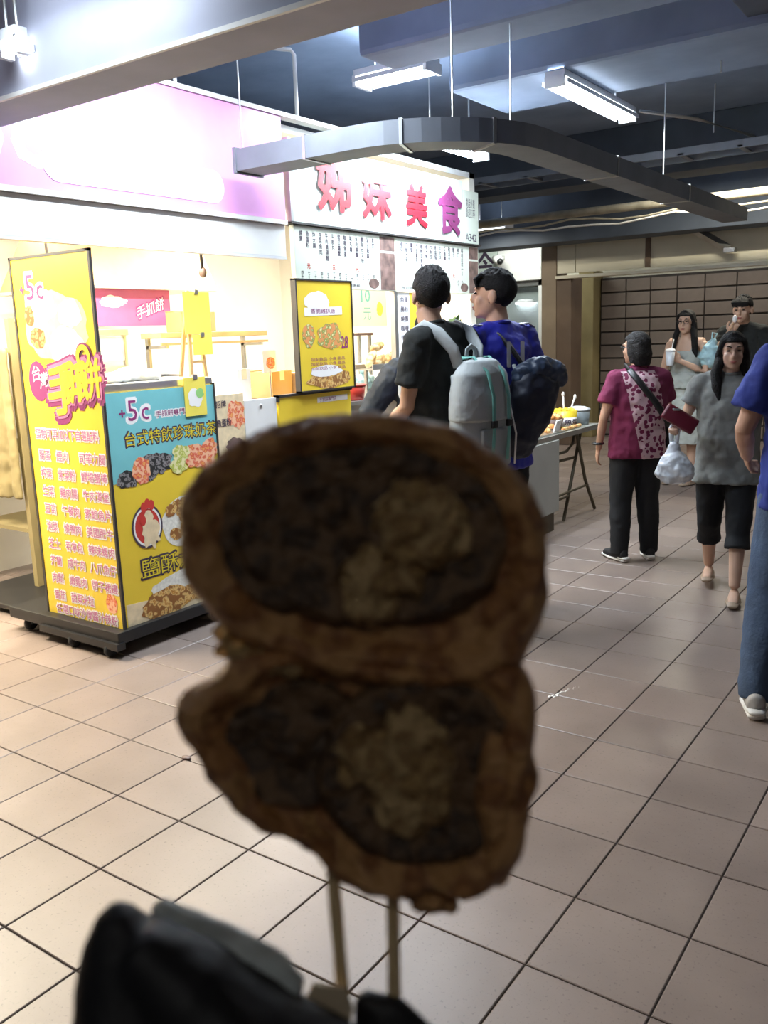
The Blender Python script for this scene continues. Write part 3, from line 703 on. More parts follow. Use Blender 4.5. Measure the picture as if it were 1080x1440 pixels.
# standing yellow poster
PSX = SX + .036
sp_ = thing('standing_poster', 'tall yellow standing poster with a price of 28 and fried chicken', 'poster', (PSX, 4.38, 1.2))
build('board', MB().box((PSX-.03, 4.115, 1.2), (PSX, 4.65, 1.865)), M['yellow'], sp_)
for a, b in (((PSX-.032, 4.103, 1.2), (PSX+.006, 4.115, 1.875)), ((PSX-.032, 4.65, 1.2), (PSX+.006, 4.66, 1.875)), ((PSX-.032, 4.103, 1.865), (PSX+.006, 4.66, 1.875)), ((PSX-.032, 4.103, 1.2), (PSX+.006, 4.66, 1.21))):
    build('frame', MB().box(a, b), M['signframe'], sp_)
fp = planeX(PSX)
mb = MB(); blob(mb, fp, 4.30, 1.74, .12, .07, .001, 11, amp=.2); mb.prism([(4.18, 1.655), (4.55, 1.665), (4.55, 1.715), (4.18, 1.705)], fp, .0012); build('printed_cloud', mb, M['whiteprint'], sp_)
mb = MB(); blob(mb, fp, 4.42, 1.53, .13, .085, .001, 12, amp=.15); blob(mb, fp, 4.21, 1.54, .06, .07, .001, 13); build('printed_dish', mb, M['dishprint'], sp_)
mb = MB(); put_text(mb, '28', fp, 4.53, 1.455, w=.07, h=.075, off=.02, depth=.002)
for r_ in range(3): put_text(mb, '加配飲品 小食 甜品', fp, 4.22, 1.385 - r_*.028, w=.34, h=.02, depth=.002)
put_text(mb, '香脆雞扒飯', fp, 4.24, 1.672, w=.24, h=.03, depth=.002); build('lettering', mb, M['plumprint'], sp_)
mb = MB(); blob(mb, fp, 4.4, 1.27, .22, .055, .001, 21, amp=.12); build('printed_chicken', mb, M['friedprint'], sp_)
mb = MB(); blob(mb, fp, 4.37, 1.32, .15, .035, .0016, 22, amp=.1); build('printed_rice', mb, M['whiteprint'], sp_)

# ---- things inside stall one
pk = thing('pink_sign', 'pink printed sign on the rear equipment inside the stall', 'sign', (-4.6, 3.8, 1.62))
build('board', MB().box((-4.63, 3.48, 1.64), (-4.60, 4.11, 1.865)), M['deeppink'], pk)
mb = MB(); blob(mb, planeX(-4.6), 3.65, 1.79, .1, .035, .001, 3, amp=.2); build('printed_patch', mb, M['whiteprint'], pk)
mb = MB(); put_text(mb, '手抓餅', planeX(-4.6), 3.82, 1.67, w=.24, h=.09, off=.05, skew=.3, depth=.002); build('lettering', mb, M['plumprint'], pk)
mb = MB(); put_text(mb, '手抓餅', planeX(-4.6), 3.825, 1.675, w=.23, h=.08, off=.0, skew=.3, depth=.003); build('lettering', mb, M['whiteprint'], pk)
hoo = thing('extractor_hood', 'beige extractor hood above the pink sign', 'hood', (-4.9, 4.0, 1.88))
build('canopy', MB().prism([(-4.55, 1.88), (-5.5, 1.88), (-5.2, 2.2), (-4.7, 2.2)], lambda u, v, w: Vector((u, 3.45+w, v)), 1.05), M['plywood'], hoo)
build('rim', MB().box((-5.52, 3.44, 1.865), (-4.54, 4.51, 1.885)), M['steel'], hoo)
build('flue', MB().box((-5.15, 3.8, 2.2), (-4.85, 4.1, 2.72)), M['steel'], hoo)
sc_ = thing('food_warmer', 'steel and glass food warmer case on a stand behind the cart', 'food warmer', (-4.630, 3.4, .9))
build('case', MB().box((-4.780, 3.18, .9), (-4.450, 3.60, 1.40), bev=.005), M['steel'], sc_)
build('window', MB().box((-4.445, 3.2, 1.43), (-4.440, 3.58, 1.57)), M['glass'], sc_)
build('top', MB().box((-4.790, 3.17, 1.58), (-4.430, 3.61, 1.62), bev=.005), M['steel'], sc_)
for y in (3.19, 3.585):
    for xx in (-4.460, -4.780): build('post', MB().box((xx, y-.01, 1.4), (xx+.02, y+.01, 1.58)), M['steel'], sc_)
for (x, y) in ((-4.760, 3.2), (-4.470, 3.2), (-4.760, 3.58), (-4.470, 3.58)): build('leg', MB().box((x-.015, y-.015, 0), (x+.015, y+.015, .9)), M['steel'], sc_)
for (y0_, y1_, z0_, z1_, lab, x_) in ((3.40, 3.595, 1.57, 1.795, 'plain yellow card hanging over the counter corner', -3.7), (3.445, 3.59, 1.455, 1.565, 'smaller yellow card leaning below the hanging yellow card', -3.695)):
    q = thing('yellow_card', lab, 'card', (x_, (y0_+y1_)/2, z0_))
    build('sheet', MB().box((x_-.003, y0_, z0_), (x_, y1_, z1_)), M['paleyellow'], q)
    build('clip', MB().box((x_-.01, (y0_+y1_)/2-.012, z1_-.012), (x_+.006, (y0_+y1_)/2+.012, z1_+.012)), M['steel'], q)
st = thing('card_stand', 'wooden A-shaped card stand on the counter behind the cart', 'stand', (-3.74, 3.45, 1.34))
for a, b in (((-3.72, 3.435, 1.142), (-3.72, 3.45, 1.80)), ((-3.72, 3.57, 1.142), (-3.72, 3.50, 1.80)), ((-3.88, 3.47, 1.142), (-3.74, 3.47, 1.80))):
    build('leg', MB().sweep([a, b], [.012, .012], 6), M['plywood'], st)
build('crossbar', MB().sweep([(-3.72, 3.44, 1.42), (-3.72, 3.54, 1.42)], [.009, .009], 6), M['plywood'], st)
# cloth on the cart top
mb = MB()
for (y, x, rz, rx) in ((2.9, -3.68, .03, .07), (3.0, -3.72, .045, .08), (3.08, -3.66, .035, .07), (2.83, -3.64, .02, .05)):
    mb.ell((x, y, 1.345+rz*.5), (rx, .075, rz))
me = remesh(mb, .008, 2, .018, .05); o = link('folded_cloth', me, M['clothwhite']); tag(o, 'crumpled white cloth on the steel top of the cart', 'cloth')
tg = thing('tongs', 'dark metal tongs lying beside the white cloth', 'tongs', (-3.7, 3.2, 1.345))
for s in (-1, 1): build('arm', MB().sweep([(-3.66, 3.08, 1.352), (-3.68+s*.015, 3.2, 1.36), (-3.7+s*.004, 3.34, 1.352)], [.006, .007, .004], 8), M['signframe'], tg, smooth=True)
shf = thing('wall_shelf', 'brown wooden shelf behind the yellow cards', 'shelf', (-4.45, 4.3, 1.5))
build('board', MB().box((-4.55, 3.8, 1.555), (-4.36, 4.78, 1.59), bev=.004), M['plywood'], shf)
build('rail', MB().box((-4.37, 3.8, 1.51), (-4.355, 4.78, 1.525)), M['carton'], shf)
for y in (3.85, 4.72): build('bracket', MB().box((-4.56, y-.01, .0), (-4.53, y+.01, 1.56)).box((-4.55, y-.01, 1.49), (-4.36, y+.01, 1.51)), M['steel'], shf)
def carton(label, a, b, m='carton'):
    o = thing('carton', label, 'box', ((a[0]+b[0])/2, (a[1]+b[1])/2, a[2]))
    build('box_body', MB().box(a, b, bev=.004), M[m], o)
    build('tape', MB().box((a[0]-.001, (a[1]+b[1])/2-.02, b[2]-.06), (b[0]+.002, (a[1]+b[1])/2+.02, b[2]+.0015)), M['creamprint'], o)
    build('flap', MB().box((a[0], a[1]-.002, b[2]+.001), ((a[0]+b[0])/2, b[1]+.002, b[2]+.006)), M[m], o)
carton('brown carton on the counter behind the low yellow banner', (-4.05, 4.13, 1.162), (-3.75, 4.32, 1.33))
carton('second brown carton closer to the standing poster', (-4.0, 4.34, 1.162), (-3.72, 4.52, 1.31))
carton('white carton on the counter behind the white board', (-4.0, 3.80, 1.142), (-3.72, 3.91, 1.36), 'white')
carton('brown carton on the wooden shelf', (-4.53, 4.0, 1.592), (-4.38, 4.3, 1.72))
pcd = thing('small_menu_card', 'small white menu card with orange dish above the brown cartons', 'card', (-3.68, 4.2, 1.33))
build('sheet', MB().box((-3.685, 3.98, 1.33), (-3.68, 4.10, 1.46)), M['whiteprint'], pcd)
mb = MB(); blob(mb, planeX(-3.68), 4.05, 1.385, .04, .035, .001, 4); build('printed_dish', mb, M['orangeprint'], pcd)
build('stand_wire', MB().sweep([(-3.682, 4.04, 1.142), (-3.682, 4.04, 1.34)], [.004, .004], 6), M['steel'], pcd)
# aprons / curtain strips at the open end
rk = thing('storage_rack', 'khaki-draped storage rack at the open end of the stall', 'rack', (-5.0, 3.3, 0))
for (x, y) in ((-5.47, 3.1), (-4.87, 3.1), (-5.47, 3.55), (-4.87, 3.55)): build('post', MB().box((x-.02, y-.02, 0.0 if x < -5.2 or y > 3.5 else .061), (x+.02, y+.02, 1.7)), M['khaki'], rk)
for z in (.4, .9, 1.5): build('shelf', MB().box((-5.484, 3.086, z), (-4.856, 3.564, z+.025)), M['khaki'], rk)
mb = MB()
for i in range(9): mb.sweep([(-5.45+i*.07, 3.06 + .02*math.sin(i*2.1), .62), (-5.45+i*.07, 3.06+.015*math.sin(i*3), 1.52)], [(.045, .02), (.036, .018)], 8)
link('drape', remesh(mb, .012, 3, .02, .08), M['khaki'], rk)
# sausage clutter hung near the hood: ladles
for k, (y, L, lab) in enumerate(((3.0, .28, 'steel ladle hanging from the stall rail left of the hood'), (3.53, .25, 'thin dark skimmer hanging under the white drop panel'))):
    x = -4.3 if k == 0 else -3.68
    q = thing('hanging_ladle', lab, 'ladle', (x, y, 1.9-.02))
    build('handle', MB().sweep([(x, y, 2.72), (x, y, 2.17), (x, y+.01, 2.17-L)], [.004, .007, .009], 8), M['signframe'], q, smooth=True)
    build('bowl', MB().ell((x, y+.012, 2.15-L), (.03, .035 if k == 0 else .012, .03), 14, 8), M['brownprint'], q, smooth=True)

# ================================================================== STALL TWO (red-lettered sign)
sg_ = thing('shop_sign', 'pale green shop sign with large red brush characters', 'signboard', (SX, 5.3, 2.2))
build('panel', MB().box((SX-.1, 4.16, 2.205), (SX, 6.17, 2.66), bev=.004), M['sign'], sg_)
build('end_panel', MB().box((SX-.1, 6.18, 2.205), (SX-.002, 6.42, 2.60), bev=.004), M['menu'], sg_)
build('frame', MB().box((SX-.1, 4.135, 2.2), (SX+.012, 4.158, 2.67)), M['steel'], sg_)
build('frame', MB().box((SX-.1, 4.135, 2.192), (SX+.012, 6.43, 2.204)), M['signframe'], sg_)
mb = MB(); mk = MB(); fS = planeX(SX)
for ch, u, v, h_, t in (('姊', 4.40, 2.30, .33, mb), ('妹', 4.86, 2.29, .31, mb), ('美', 5.37, 2.28, .27, mb), ('食', 5.80, 2.26, .33, mk)):
    t = MB(); put_text(t, ch, fS, u, v, h=h_, off=.032, depth=.012); build('character', t, M['red' if ch != '食' else 'redshaded'], sg_)  # the last character is painted darker to imitate its weaker lighting

mb = MB(); put_text(mb, 'A342', planeX(SX-.002), 6.21, 2.225, w=.17, h=.055, off=.01); put_text(mb, '電話外賣\n歡迎訂座', planeX(SX-.002), 6.22, 2.40, w=.14, h=.14); build('lettering', mb, M['darkprint'], sg_)
def menu_board(label, y0, y1, z0, cols_, pic, seed):
    rnd = random.Random(seed)
    o = thing('menu_board', label, 'menu', (SX, (y0+y1)/2, z0))
    build('panel', MB().box((SX-.04, y0, z0), (SX-.008, y1, 2.19), bev=.002), M['menu'], o)
    f_ = planeX(SX-.008); mb = MB(); mr = MB()
    du = (y1-y0-.26)/len(cols_)
    for i, c in enumerate(cols_):
        u = y0 + .05 + i*du
        put_text(mb, '\n'.join(c), f_, u, 2.165 - .034*len(c), w=.03, h=.034*len(c)-.005, off=.015)
        put_text(mb, '一二三四五六七八九十'[(i*3+seed) % 9] + '\n十', f_, u+.004, z0+.055, w=.022, h=.045, off=.01)
        if (i+seed) % 4 == 0: put_text(mr, '元', f_, u, z0+.115, w=.03, h=.03, off=.02)
    put_text(mb, '每日精選小食外賣自取多謝惠顧', f_, y0+.06, z0+.018, w=(y1-y0)*.55, h=.02)
    build('lettering', mb, M['darkprint'], o); build('lettering', mr, M['redprint'], o)
    mb = MB(); mb.prism([(pic[0], z0+.005), (pic[1], z0+.005), (pic[1], 2.075), (pic[0], 2.075)], f_, .0012); build('photo_print', mb, M['brownprint'], o)
    mb = MB(); mb.prism([(pic[0], 2.09), (pic[1], 2.09), (pic[1], 2.18), (pic[0], 2.18)], f_, .0012); build('photo_print', mb, M['brownprint'], o)
    mb = MB(); blob(mb, f_, pic[0]-.08, z0+.045, .06, .032, .0012, seed, amp=.06); build('photo_print', mb, M['brownprint'], o)
    return o
menu_board('menu board with vertical columns under the first red characters', 4.17, 5.235, 1.825, ['燒賣', '魚蛋粉', '炸大腸', '生菜魚肉', '牛肉清湯麵', '牛筋丸', '豬紅蘿蔔', '咖喱魚蛋', '雜丸麵', '魚肉燒賣', '墨魚丸河粉', '滷水雞翼', '紫菜'], (5.055, 5.23), 3)
menu_board('menu board with vertical columns behind the two young men', 5.25, 6.42, 1.825, ['豬皮', '牛雜大碗', '蘿蔔', '冬菇雲吞', '雞髀菇麵條', '豬大腸', '炸魚皮', '魚腐麵', '牛肚河', '紅腸麵', '雞蛋仔', '蝦子', '撈丁', '餐肉出前一丁'], (6.27, 6.41), 5)
# price list sheets between the frames
yl = thing('yellow_price_list', 'yellow and white price list strip beside the steel post', 'price list', (SX, 5.4, 1.3))
build('sheet', MB().box((SX-.03, 5.27, 1.3), (SX-.02, 5.42, 1.82)), M['whiteprint'], yl)
build('sheet', MB().box((SX-.03, 5.42, 1.3), (SX-.018, 5.56, 1.82)), M['yellow'], yl)
mb = MB()
for i, t in enumerate(('魚蛋', '腸粉', '燒賣', '咖喱', '牛丸', '炸物', '飲品')): put_text(mb, t, planeX(SX-.018), 5.30, 1.75-i*.066, w=.1, h=.04, off=.01)
build('lettering', mb, M['darkprint'], yl)
tag(build('steel_post', MB().box((SX-.05, 5.215, 1.1), (SX-.01, 5.255, 1.825)), M['steel']), 'slim steel post between the white sheet and yellow price list', 'post')
ws = thing('white_price_sheet', 'white sheet with a large 10 and yellow drink print over the bags', 'sheet', (-3.9, 5.4, 1.58))
build('sheet', MB().box((-3.905, 5.12, 1.595), (-3.9, 5.62, 1.88)), M['whiteprint'], ws)
mb = MB(); put_text(mb, '10', planeX(-3.9), 5.30, 1.77, w=.11, h=.09, off=.02); put_text(mb, '元', planeX(-3.9), 5.32, 1.64, h=.09); build('lettering', mb, M['cyan'], ws)
mb = MB(); blob(mb, planeX(-3.9), 5.53, 1.72, .04, .05, .001, 3); build('printed_drink', mb, M['paleyellow'], ws)
build('string', MB().sweep([(-3.902, 5.2, 1.88), (-3.902, 5.2, 2.72)], [.003, .003], 5).sweep([(-3.902, 5.55, 1.88), (-3.902, 5.55, 2.72)], [.003, .003], 5), M['steel'], ws)
rkb = thing('counter_shelf', 'dark narrow shelf under the white sheet with a large 10', 'shelf', (-3.9, 5.3, 1.1))
build('board', MB().box((-4.16, 5.0, 1.53), (-4.02, 5.6, 1.55)), M['brownprint'], rkb)
for y in (5.02, 5.58): build('leg', MB().box((-4.15, y-.01, 1.10), (-4.13, y+.01, 1.53)).box((-4.05, y-.01, 1.10), (-4.03, y+.01, 1.53)), M['steel'], rkb)
for k, (c, r, lab) in enumerate((((-3.93, 5.02, 1.225), (.1, .13, .11), 'bulky white plastic bag slumped on the steel counter'), ((-3.90, 5.30, 1.185), (.08, .11, .07), 'smaller bluish plastic bag lying beside the bulky white bag'))):
    mb = MB(); mb.ell(c, r); mb.ell((c[0]-.02, c[1]+.04, c[2]+r[2]*.8), (r[0]*.4, r[1]*.4, r[2]*.6)); mb.sweep([(c[0], c[1], c[2]+r[2]), (c[0]+.02, c[1]-.03, c[2]+r[2]*1.7)], [.03, .05], 10)
    o = link('plastic_bag', remesh(mb, .008, 2, .045, .06), M['plasticbag'] if k == 0 else M['bluebag']); tag(o, lab, 'plastic bag')
for k, (y, z, rx) in enumerate(((5.12, 1.38, .3), (5.22, 1.36, -.2), (5.32, 1.36, .1), (5.40, 1.34, .35), (5.2, 1.46, -.4))):
    mb = MB(); mb.ell((0, 0, 0), (.035, .085, .03), 14, 8, Matrix.Rotation(rx+.6, 3, 'X'))
    mb.xf(Matrix.Translation((-3.70, y, z - .01)))
    o = link('bread_piece', remesh(mb, .006, 1, .012, .03), M['bread'])
    tag(o, ['golden bread piece at the cart side end of the bread row', 'second golden bread piece from the plastic bags', 'middle golden bread piece in the tray', 'golden bread piece nearest the navy jacket', 'golden bread piece lying on top of the others'][k], 'bread', 'bread pieces in the tray')
tr = thing('bread_tray', 'steel wire tray holding the golden bread pieces', 'tray', (-3.70, 5.26, 1.25))
build('base', MB().box((-3.78, 5.03, 1.29), (-3.62, 5.5, 1.30)), M['steel'], tr)
build('rim', MB().box((-3.63, 5.03, 1.30), (-3.62, 5.5, 1.33)).box((-3.78, 5.03, 1.30), (-3.77, 5.5, 1.33)), M['steel'], tr)
for y in (5.05, 5.48): build('leg', MB().box((-3.71, y-.008, 1.10), (-3.69, y+.008, 1.29)), M['steel'], tr)
rb = thing('red_basket', 'small red plastic basket on the counter edge near the low banner', 'basket', (-3.66, 4.83, 1.1))
build('wall', MB().lathe((-3.66, 4.83, 1.1), [(.07, 0), (.075, .01), (.09, .1), (.094, .1), (.08, .004)], 24), M['redplastic'], rb, smooth=True)
build('rim', MB().lathe((-3.66, 4.83, 1.195), [(.088, 0), (.1, .002), (.1, .01), (.088, .012)], 24), M['redplastic'], rb, smooth=True)

# leafy plant on the counter between the two young men's heads
M['leafgreen'] = mat('plant_leaf', (.06, .14, .035), .5, var=.5, scale=20)
pl = thing('potted_plant', 'small leafy green plant on the counter under the far menu board', 'plant', (-3.68, 6.19, 1.10))
build('pot', MB().lathe((-3.68, 6.19, 1.10), [(.07, 0), (.09, .28), (.1, .28), (.1, .32), (.085, .32)], 20), M['white'], pl, smooth=True)
build('soil', MB().lathe((-3.68, 6.19, 1.40), [(.084, 0), (.05, .012)], 16), M['brownprint'], pl)
rp = random.Random(5)
for k in range(34):
    a = rp.uniform(0, 6.28); el = rp.uniform(.15, 1.4); L = rp.uniform(.22, .33)
    d = Vector((math.cos(a)*math.cos(el)*.75, math.sin(a)*math.cos(el)*.75, math.sin(el))); sd_ = d.cross(Vector((0, 0, 1))).normalized(); b0 = Vector((-3.68, 6.19, 1.40))
    w_ = rp.uniform(.022, .04); p1_, p2_, p3_ = b0 + d*L*.35, b0 + d*L*.75 + Vector((0, 0, .01)), b0 + d*L + Vector((0, 0, -.03))
    build('leaf', MB().add([b0, p1_ + sd_*w_*.7, p1_ - sd_*w_*.7, p2_ + sd_*w_, p2_ - sd_*w_, p3_], [(0, 2, 1), (1, 2, 4, 3), (3, 4, 5)]), M['leafgreen'], pl)
# bits of litter on the tiles
mb = MB(); e = MB().ell((-2.397, 2.045, .004), (.022, .014, .006), 12, 8); mb.add([p + Vector((noise.noise(p*90)*.006, noise.noise(p*70)*.006, 0)) for p in e.v], e.f)
tag(build('litter_scrap', mb, M['brownprint'], smooth=True), 'small brown scrap lying on a tile joint near the cart', 'litter')
mb = MB()
for k in range(26):
    t = k/25; x = -1.473 + t*.053 + random.uniform(-.01, .01); y = 3.253 + t*.156; r_ = random.uniform(.002, .008)*(1.2-t)
    mb.ell((x, y, .0008), (r_*.8, r_*1.6, .0012), 8, 4)
o = build('spilled_crumbs', mb, M['whiteprint'], smooth=True); tag(o, 'streak of white spilled crumbs on the tiles right of the snack', 'crumbs', kind='stuff')

# ================================================================== FOLDING TABLE AND ITS FOOD
ft = thing('folding_table', 'folding table with crossed metal legs beside the young men', 'table', (-3.15, 6.4, 0))
build('table_top', MB().box((-3.5, 5.55, .705), (-2.79, 7.16, .735), bev=.006), M['grey'], ft)
build('edge_band', MB().box((-2.79, 5.55, .70), (-2.778, 7.16, .738)), M['steel'], ft)
M['leg'] = mat('olive_brown_metal', (.09, .075, .045), .5, .3)
for x in (-2.84, -3.44):
    build('leg', MB().sweep([(x, 6.50, .012), (x, 6.83, .70)], [.014, .014], 8), M['leg'], ft)
    build('leg', MB().sweep([(x+.03, 7.08, .012), (x+.03, 6.86, .30), (x+.03, 6.68, .70)], [.014]*3, 8), M['leg'], ft)
    build('leg', MB().sweep([(x, 5.75, .012), (x, 5.95, .70)], [.014, .014], 8), M['leg'], ft)
    build('stretcher', MB().sweep([(x, 5.8, .20), (x, 6.59, .20)], [.011, .011], 8), M['leg'], ft)
    build('stretcher', MB().sweep([(x+.03, 5.9, .245), (x+.03, 6.90, .245)], [.011, .011], 8), M['leg'], ft)
    build('stretcher', MB().sweep([(x, 6.0, .52), (x, 6.7, .50)], [.012, .012], 8), M['leg'], ft)
    build('stretcher', MB().sweep([(x+.02, 6.1, .575), (x+.02, 6.5, .575), (x+.02, 6.62, .62), (x+.02, 6.66, .70)], [.012]*4, 8), M['leg'], ft)
gp = thing('grey_panel_box', 'pale grey boxed panel standing under the table edge', 'panel', (-2.9, 5.7, 0))
build('front_panel', MB().box((-2.79, 5.1, .15), (-2.765, 6.24, .70), bev=.004), M['grey'], gp)
build('side_panel', MB().box((-3.3, 6.2, .15), (-2.79, 6.23, .70)), M['grey'], gp)
build('plinth', MB().box((-2.815, 5.15, 0), (-2.785, 6.19, .15)), M['leg'], gp)
# food on the table
def cup(c, r0, r1, h, m='whiteprint', lid=None):
    return MB().lathe(c, [(r0*.98, 0), (r0, .002), (r1, h), (r1-.004, h), (r0-.003, .01)], 24)
M['yellowcup'] = mat('yellow_glazed_bowl', (.75, .55, .03), .35)
M['greypail'] = mat('grey_plastic_pail', (.2, .23, .24), .45)
M['fishball'] = food_mat('orange_curry_fishball', [(.75, .3, .06), (.85, .45, .12), (.55, .18, .04), (.9, .6, .25)], 20)
yb = thing('yellow_snack_pot', 'yellow snack pot with printed white band on the table', 'pot', (-2.95, 6.77, .735))
build('pot', cup((-2.95, 6.77, .735), .085, .1, .14), M['yellowcup'], yb, smooth=True)
build('label_band', MB().lathe((-2.95, 6.77, .75), [(.0885, 0), (.0955, .07)], 24), M['whiteprint'], yb, smooth=True)
mb = MB(); put_text(mb, '魚蛋', lambda u, v, w: Vector((-2.95 + .1*math.sin(u/.095+1.0), 6.77 - .1*math.cos(u/.095+1.0), v)), -.06, .765, w=.12, h=.045, off=.02)
build('lettering', mb, M['darkprint'], yb)
mb = MB()
for k in range(14):
    a = k*2.4; q = .075*math.sqrt((k+.5)/14); mb.ell((-2.95+q*math.cos(a), 6.77+q*math.sin(a), .875), (.02, .02, .018), 10, 6)
build('filling', mb, M['yellowcup'], yb, smooth=True, kind='stuff')
ob = thing('orange_snack_bowl', 'bowl of orange curry snacks next to the yellow pot', 'bowl', (-2.98, 6.57, .735))
build('bowl', MB().lathe((-2.98, 6.57, .735), [(.06, 0), (.07, .01), (.1, .09), (.095, .09), (.06, .015)], 24), M['brownprint'], ob, smooth=True)
mb = MB()
for k in range(18):
    a = k*2.4; q = .07*math.sqrt((k+.5)/18); mb.ell((-2.98+q*math.cos(a), 6.57+q*math.sin(a), .83+.02*(1-k/18)), (.024, .024, .024), 10, 6)
build('filling', mb, M['fishball'], ob, smooth=True, kind='stuff')
gpz = thing('grey_pail', 'grey plastic pail with translucent lid at the table end', 'pail', (-2.94, 7.01, .735))
build('pail', cup((-2.94, 7.01, .735), .09, .1, .12), M['greypail'], gpz, smooth=True)
build('lid', MB().lathe((-2.94, 7.01, .855), [(.104, 0), (.104, .012), (.06, .03), (.02, .035)], 24), M['plasticbag'], gpz, smooth=True)
for k, (a, b, lab) in enumerate((((-2.95, 6.75, .84), (-2.96, 6.75, .99), 'upright white plastic spoon in the yellow pot'), ((-2.94, 6.83, .84), (-2.93, 6.91, .96), 'slanted white plastic spoon leaning out of the yellow pot'))):
    q = thing('plastic_spoon', lab, 'spoon', a)
    build('handle', MB().sweep([a, b], [.006, .008], 8), M['whiteprint'], q, smooth=True)
    build('bowl', MB().ell((Vector(b) + (Vector(b)-Vector(a)).normalized()*.015), (.012, .014, .022), 12, 8), M['whiteprint'], q, smooth=True)
ty = thing('snack_tray', 'low tray of fried snacks with a white price tag on the table', 'tray', (-3.0, 6.24, .735))
build('tray', MB().box((-3.18, 5.91, .736), (-2.81, 6.45, .75), bev=.004), M['steel'], ty)
mb = MB()
for k in range(60):
    mb.ell((random.uniform(-3.16, -2.84), random.uniform(5.94, 6.43), random.uniform(.76, .80)), (.03, .028, .02), 8, 5)
build('fried_pieces', mb, M['fishball'], ty, smooth=True, kind='stuff')
build('price_tag', MB().box((-2.83, 6.29, .75), (-2.82, 6.39, .84), rot=Matrix.Rotation(.3, 3, 'Y')), M['whiteprint'], ty)
for k, (y, lab) in enumerate(((6.52, 'pink sausage lying before the orange snack bowl'), (6.65, 'pink sausage between the orange bowl and the yellow pot'), (6.77, 'pink sausage in front of the yellow pot'))):
    o = build('sausage', MB().sweep([(-2.84, y-.05, .752), (-2.832, y, .754), (-2.84, y+.05, .752)], [.013, .016, .013], 10, cap=.9), M['fishball'], smooth=True); tag(o, lab, 'sausage', 'sausages on the folding table')

# ================================================================== PEOPLE
M['skin'] = mat('skin', (.52, .30, .20), .5, var=.07, scale=9, sss=.06)
M['skin_pale'] = mat('pale_skin', (.60, .38, .27), .5, var=.06, scale=9, sss=.06)
M['hair'] = mat('black_hair', (.010, .009, .009), .7, var=.4, scale=60, bump=.8, bscale=130, spec=.25)
M['hair_grey'] = mat('greying_dark_hair', (.02, .018, .017), .7, var=.5, scale=60, bump=.8, bscale=130, spec=.25)
M['hair_white'] = mat('white_hair', (.6, .58, .55), .6, var=.15, scale=20)
M['eye'] = mat('dark_eye', (.01, .008, .007), .15)
M['lip'] = mat('lips', (.38, .12, .10), .45)
M['black_cotton'] = mat('black_cotton', (.013, .015, .014), .9, var=.2, bump=.2, bscale=60)
M['black_denim'] = mat('black_trouser_cloth', (.008, .009, .011), .85, var=.2)
M['navy_nylon'] = mat('dark_navy_jacket', (.022, .030, .042), .7, var=.15, bump=.2, bscale=30)
M['royal'] = mat('royal_blue_jersey', (.016, .02, .34), .55, var=.1, bump=.15, bscale=30)
M['poloblue'] = mat('royal_blue_polo', (.012, .028, .21), .8, var=.12, bump=.15, bscale=30)
M['grey_tee'] = mat('grey_marl_cotton', (.20, .205, .19), .9, var=.1, scale=30, bump=.2, bscale=40)
M['jeans'] = mat('mid_blue_denim', (.045, .075, .135), .85, var=.35, scale=5, bump=.3, bscale=90)
M['mint'] = mat('pale_mint_cotton', (.42, .45, .42), .85, var=.1, scale=14, bump=.2, bscale=40)
M['mint_band'] = mat('mint_green_webbing', (.16, .42, .36), .7)
M['pack_grey'] = mat('light_grey_canvas', (.40, .43, .43), .85, var=.06, bump=.2, bscale=60)
M['navy_bag'] = mat('navy_nylon_bag', (.008, .011, .026), .6, var=.25, bump=.3, bscale=20)
M['navy_top'] = mat('blue_grey_nylon', (.025, .04, .075), .5, var=.3, bump=.3, bscale=20)
M['shoe_black'] = mat('black_sneaker_mesh', (.012, .012, .014), .7)
M['shoe_white'] = mat('white_sneaker_rubber', (.68, .66, .62), .5, var=.08)
M['shoe_grey'] = mat('grey_sneaker_mesh', (.38, .36, .34), .7, var=.15)
M['beige_leather'] = mat('beige_leather', (.36, .26, .18), .5)
M['maroon'] = mat('maroon_leather', (.13, .008, .02), .45, var=.1)
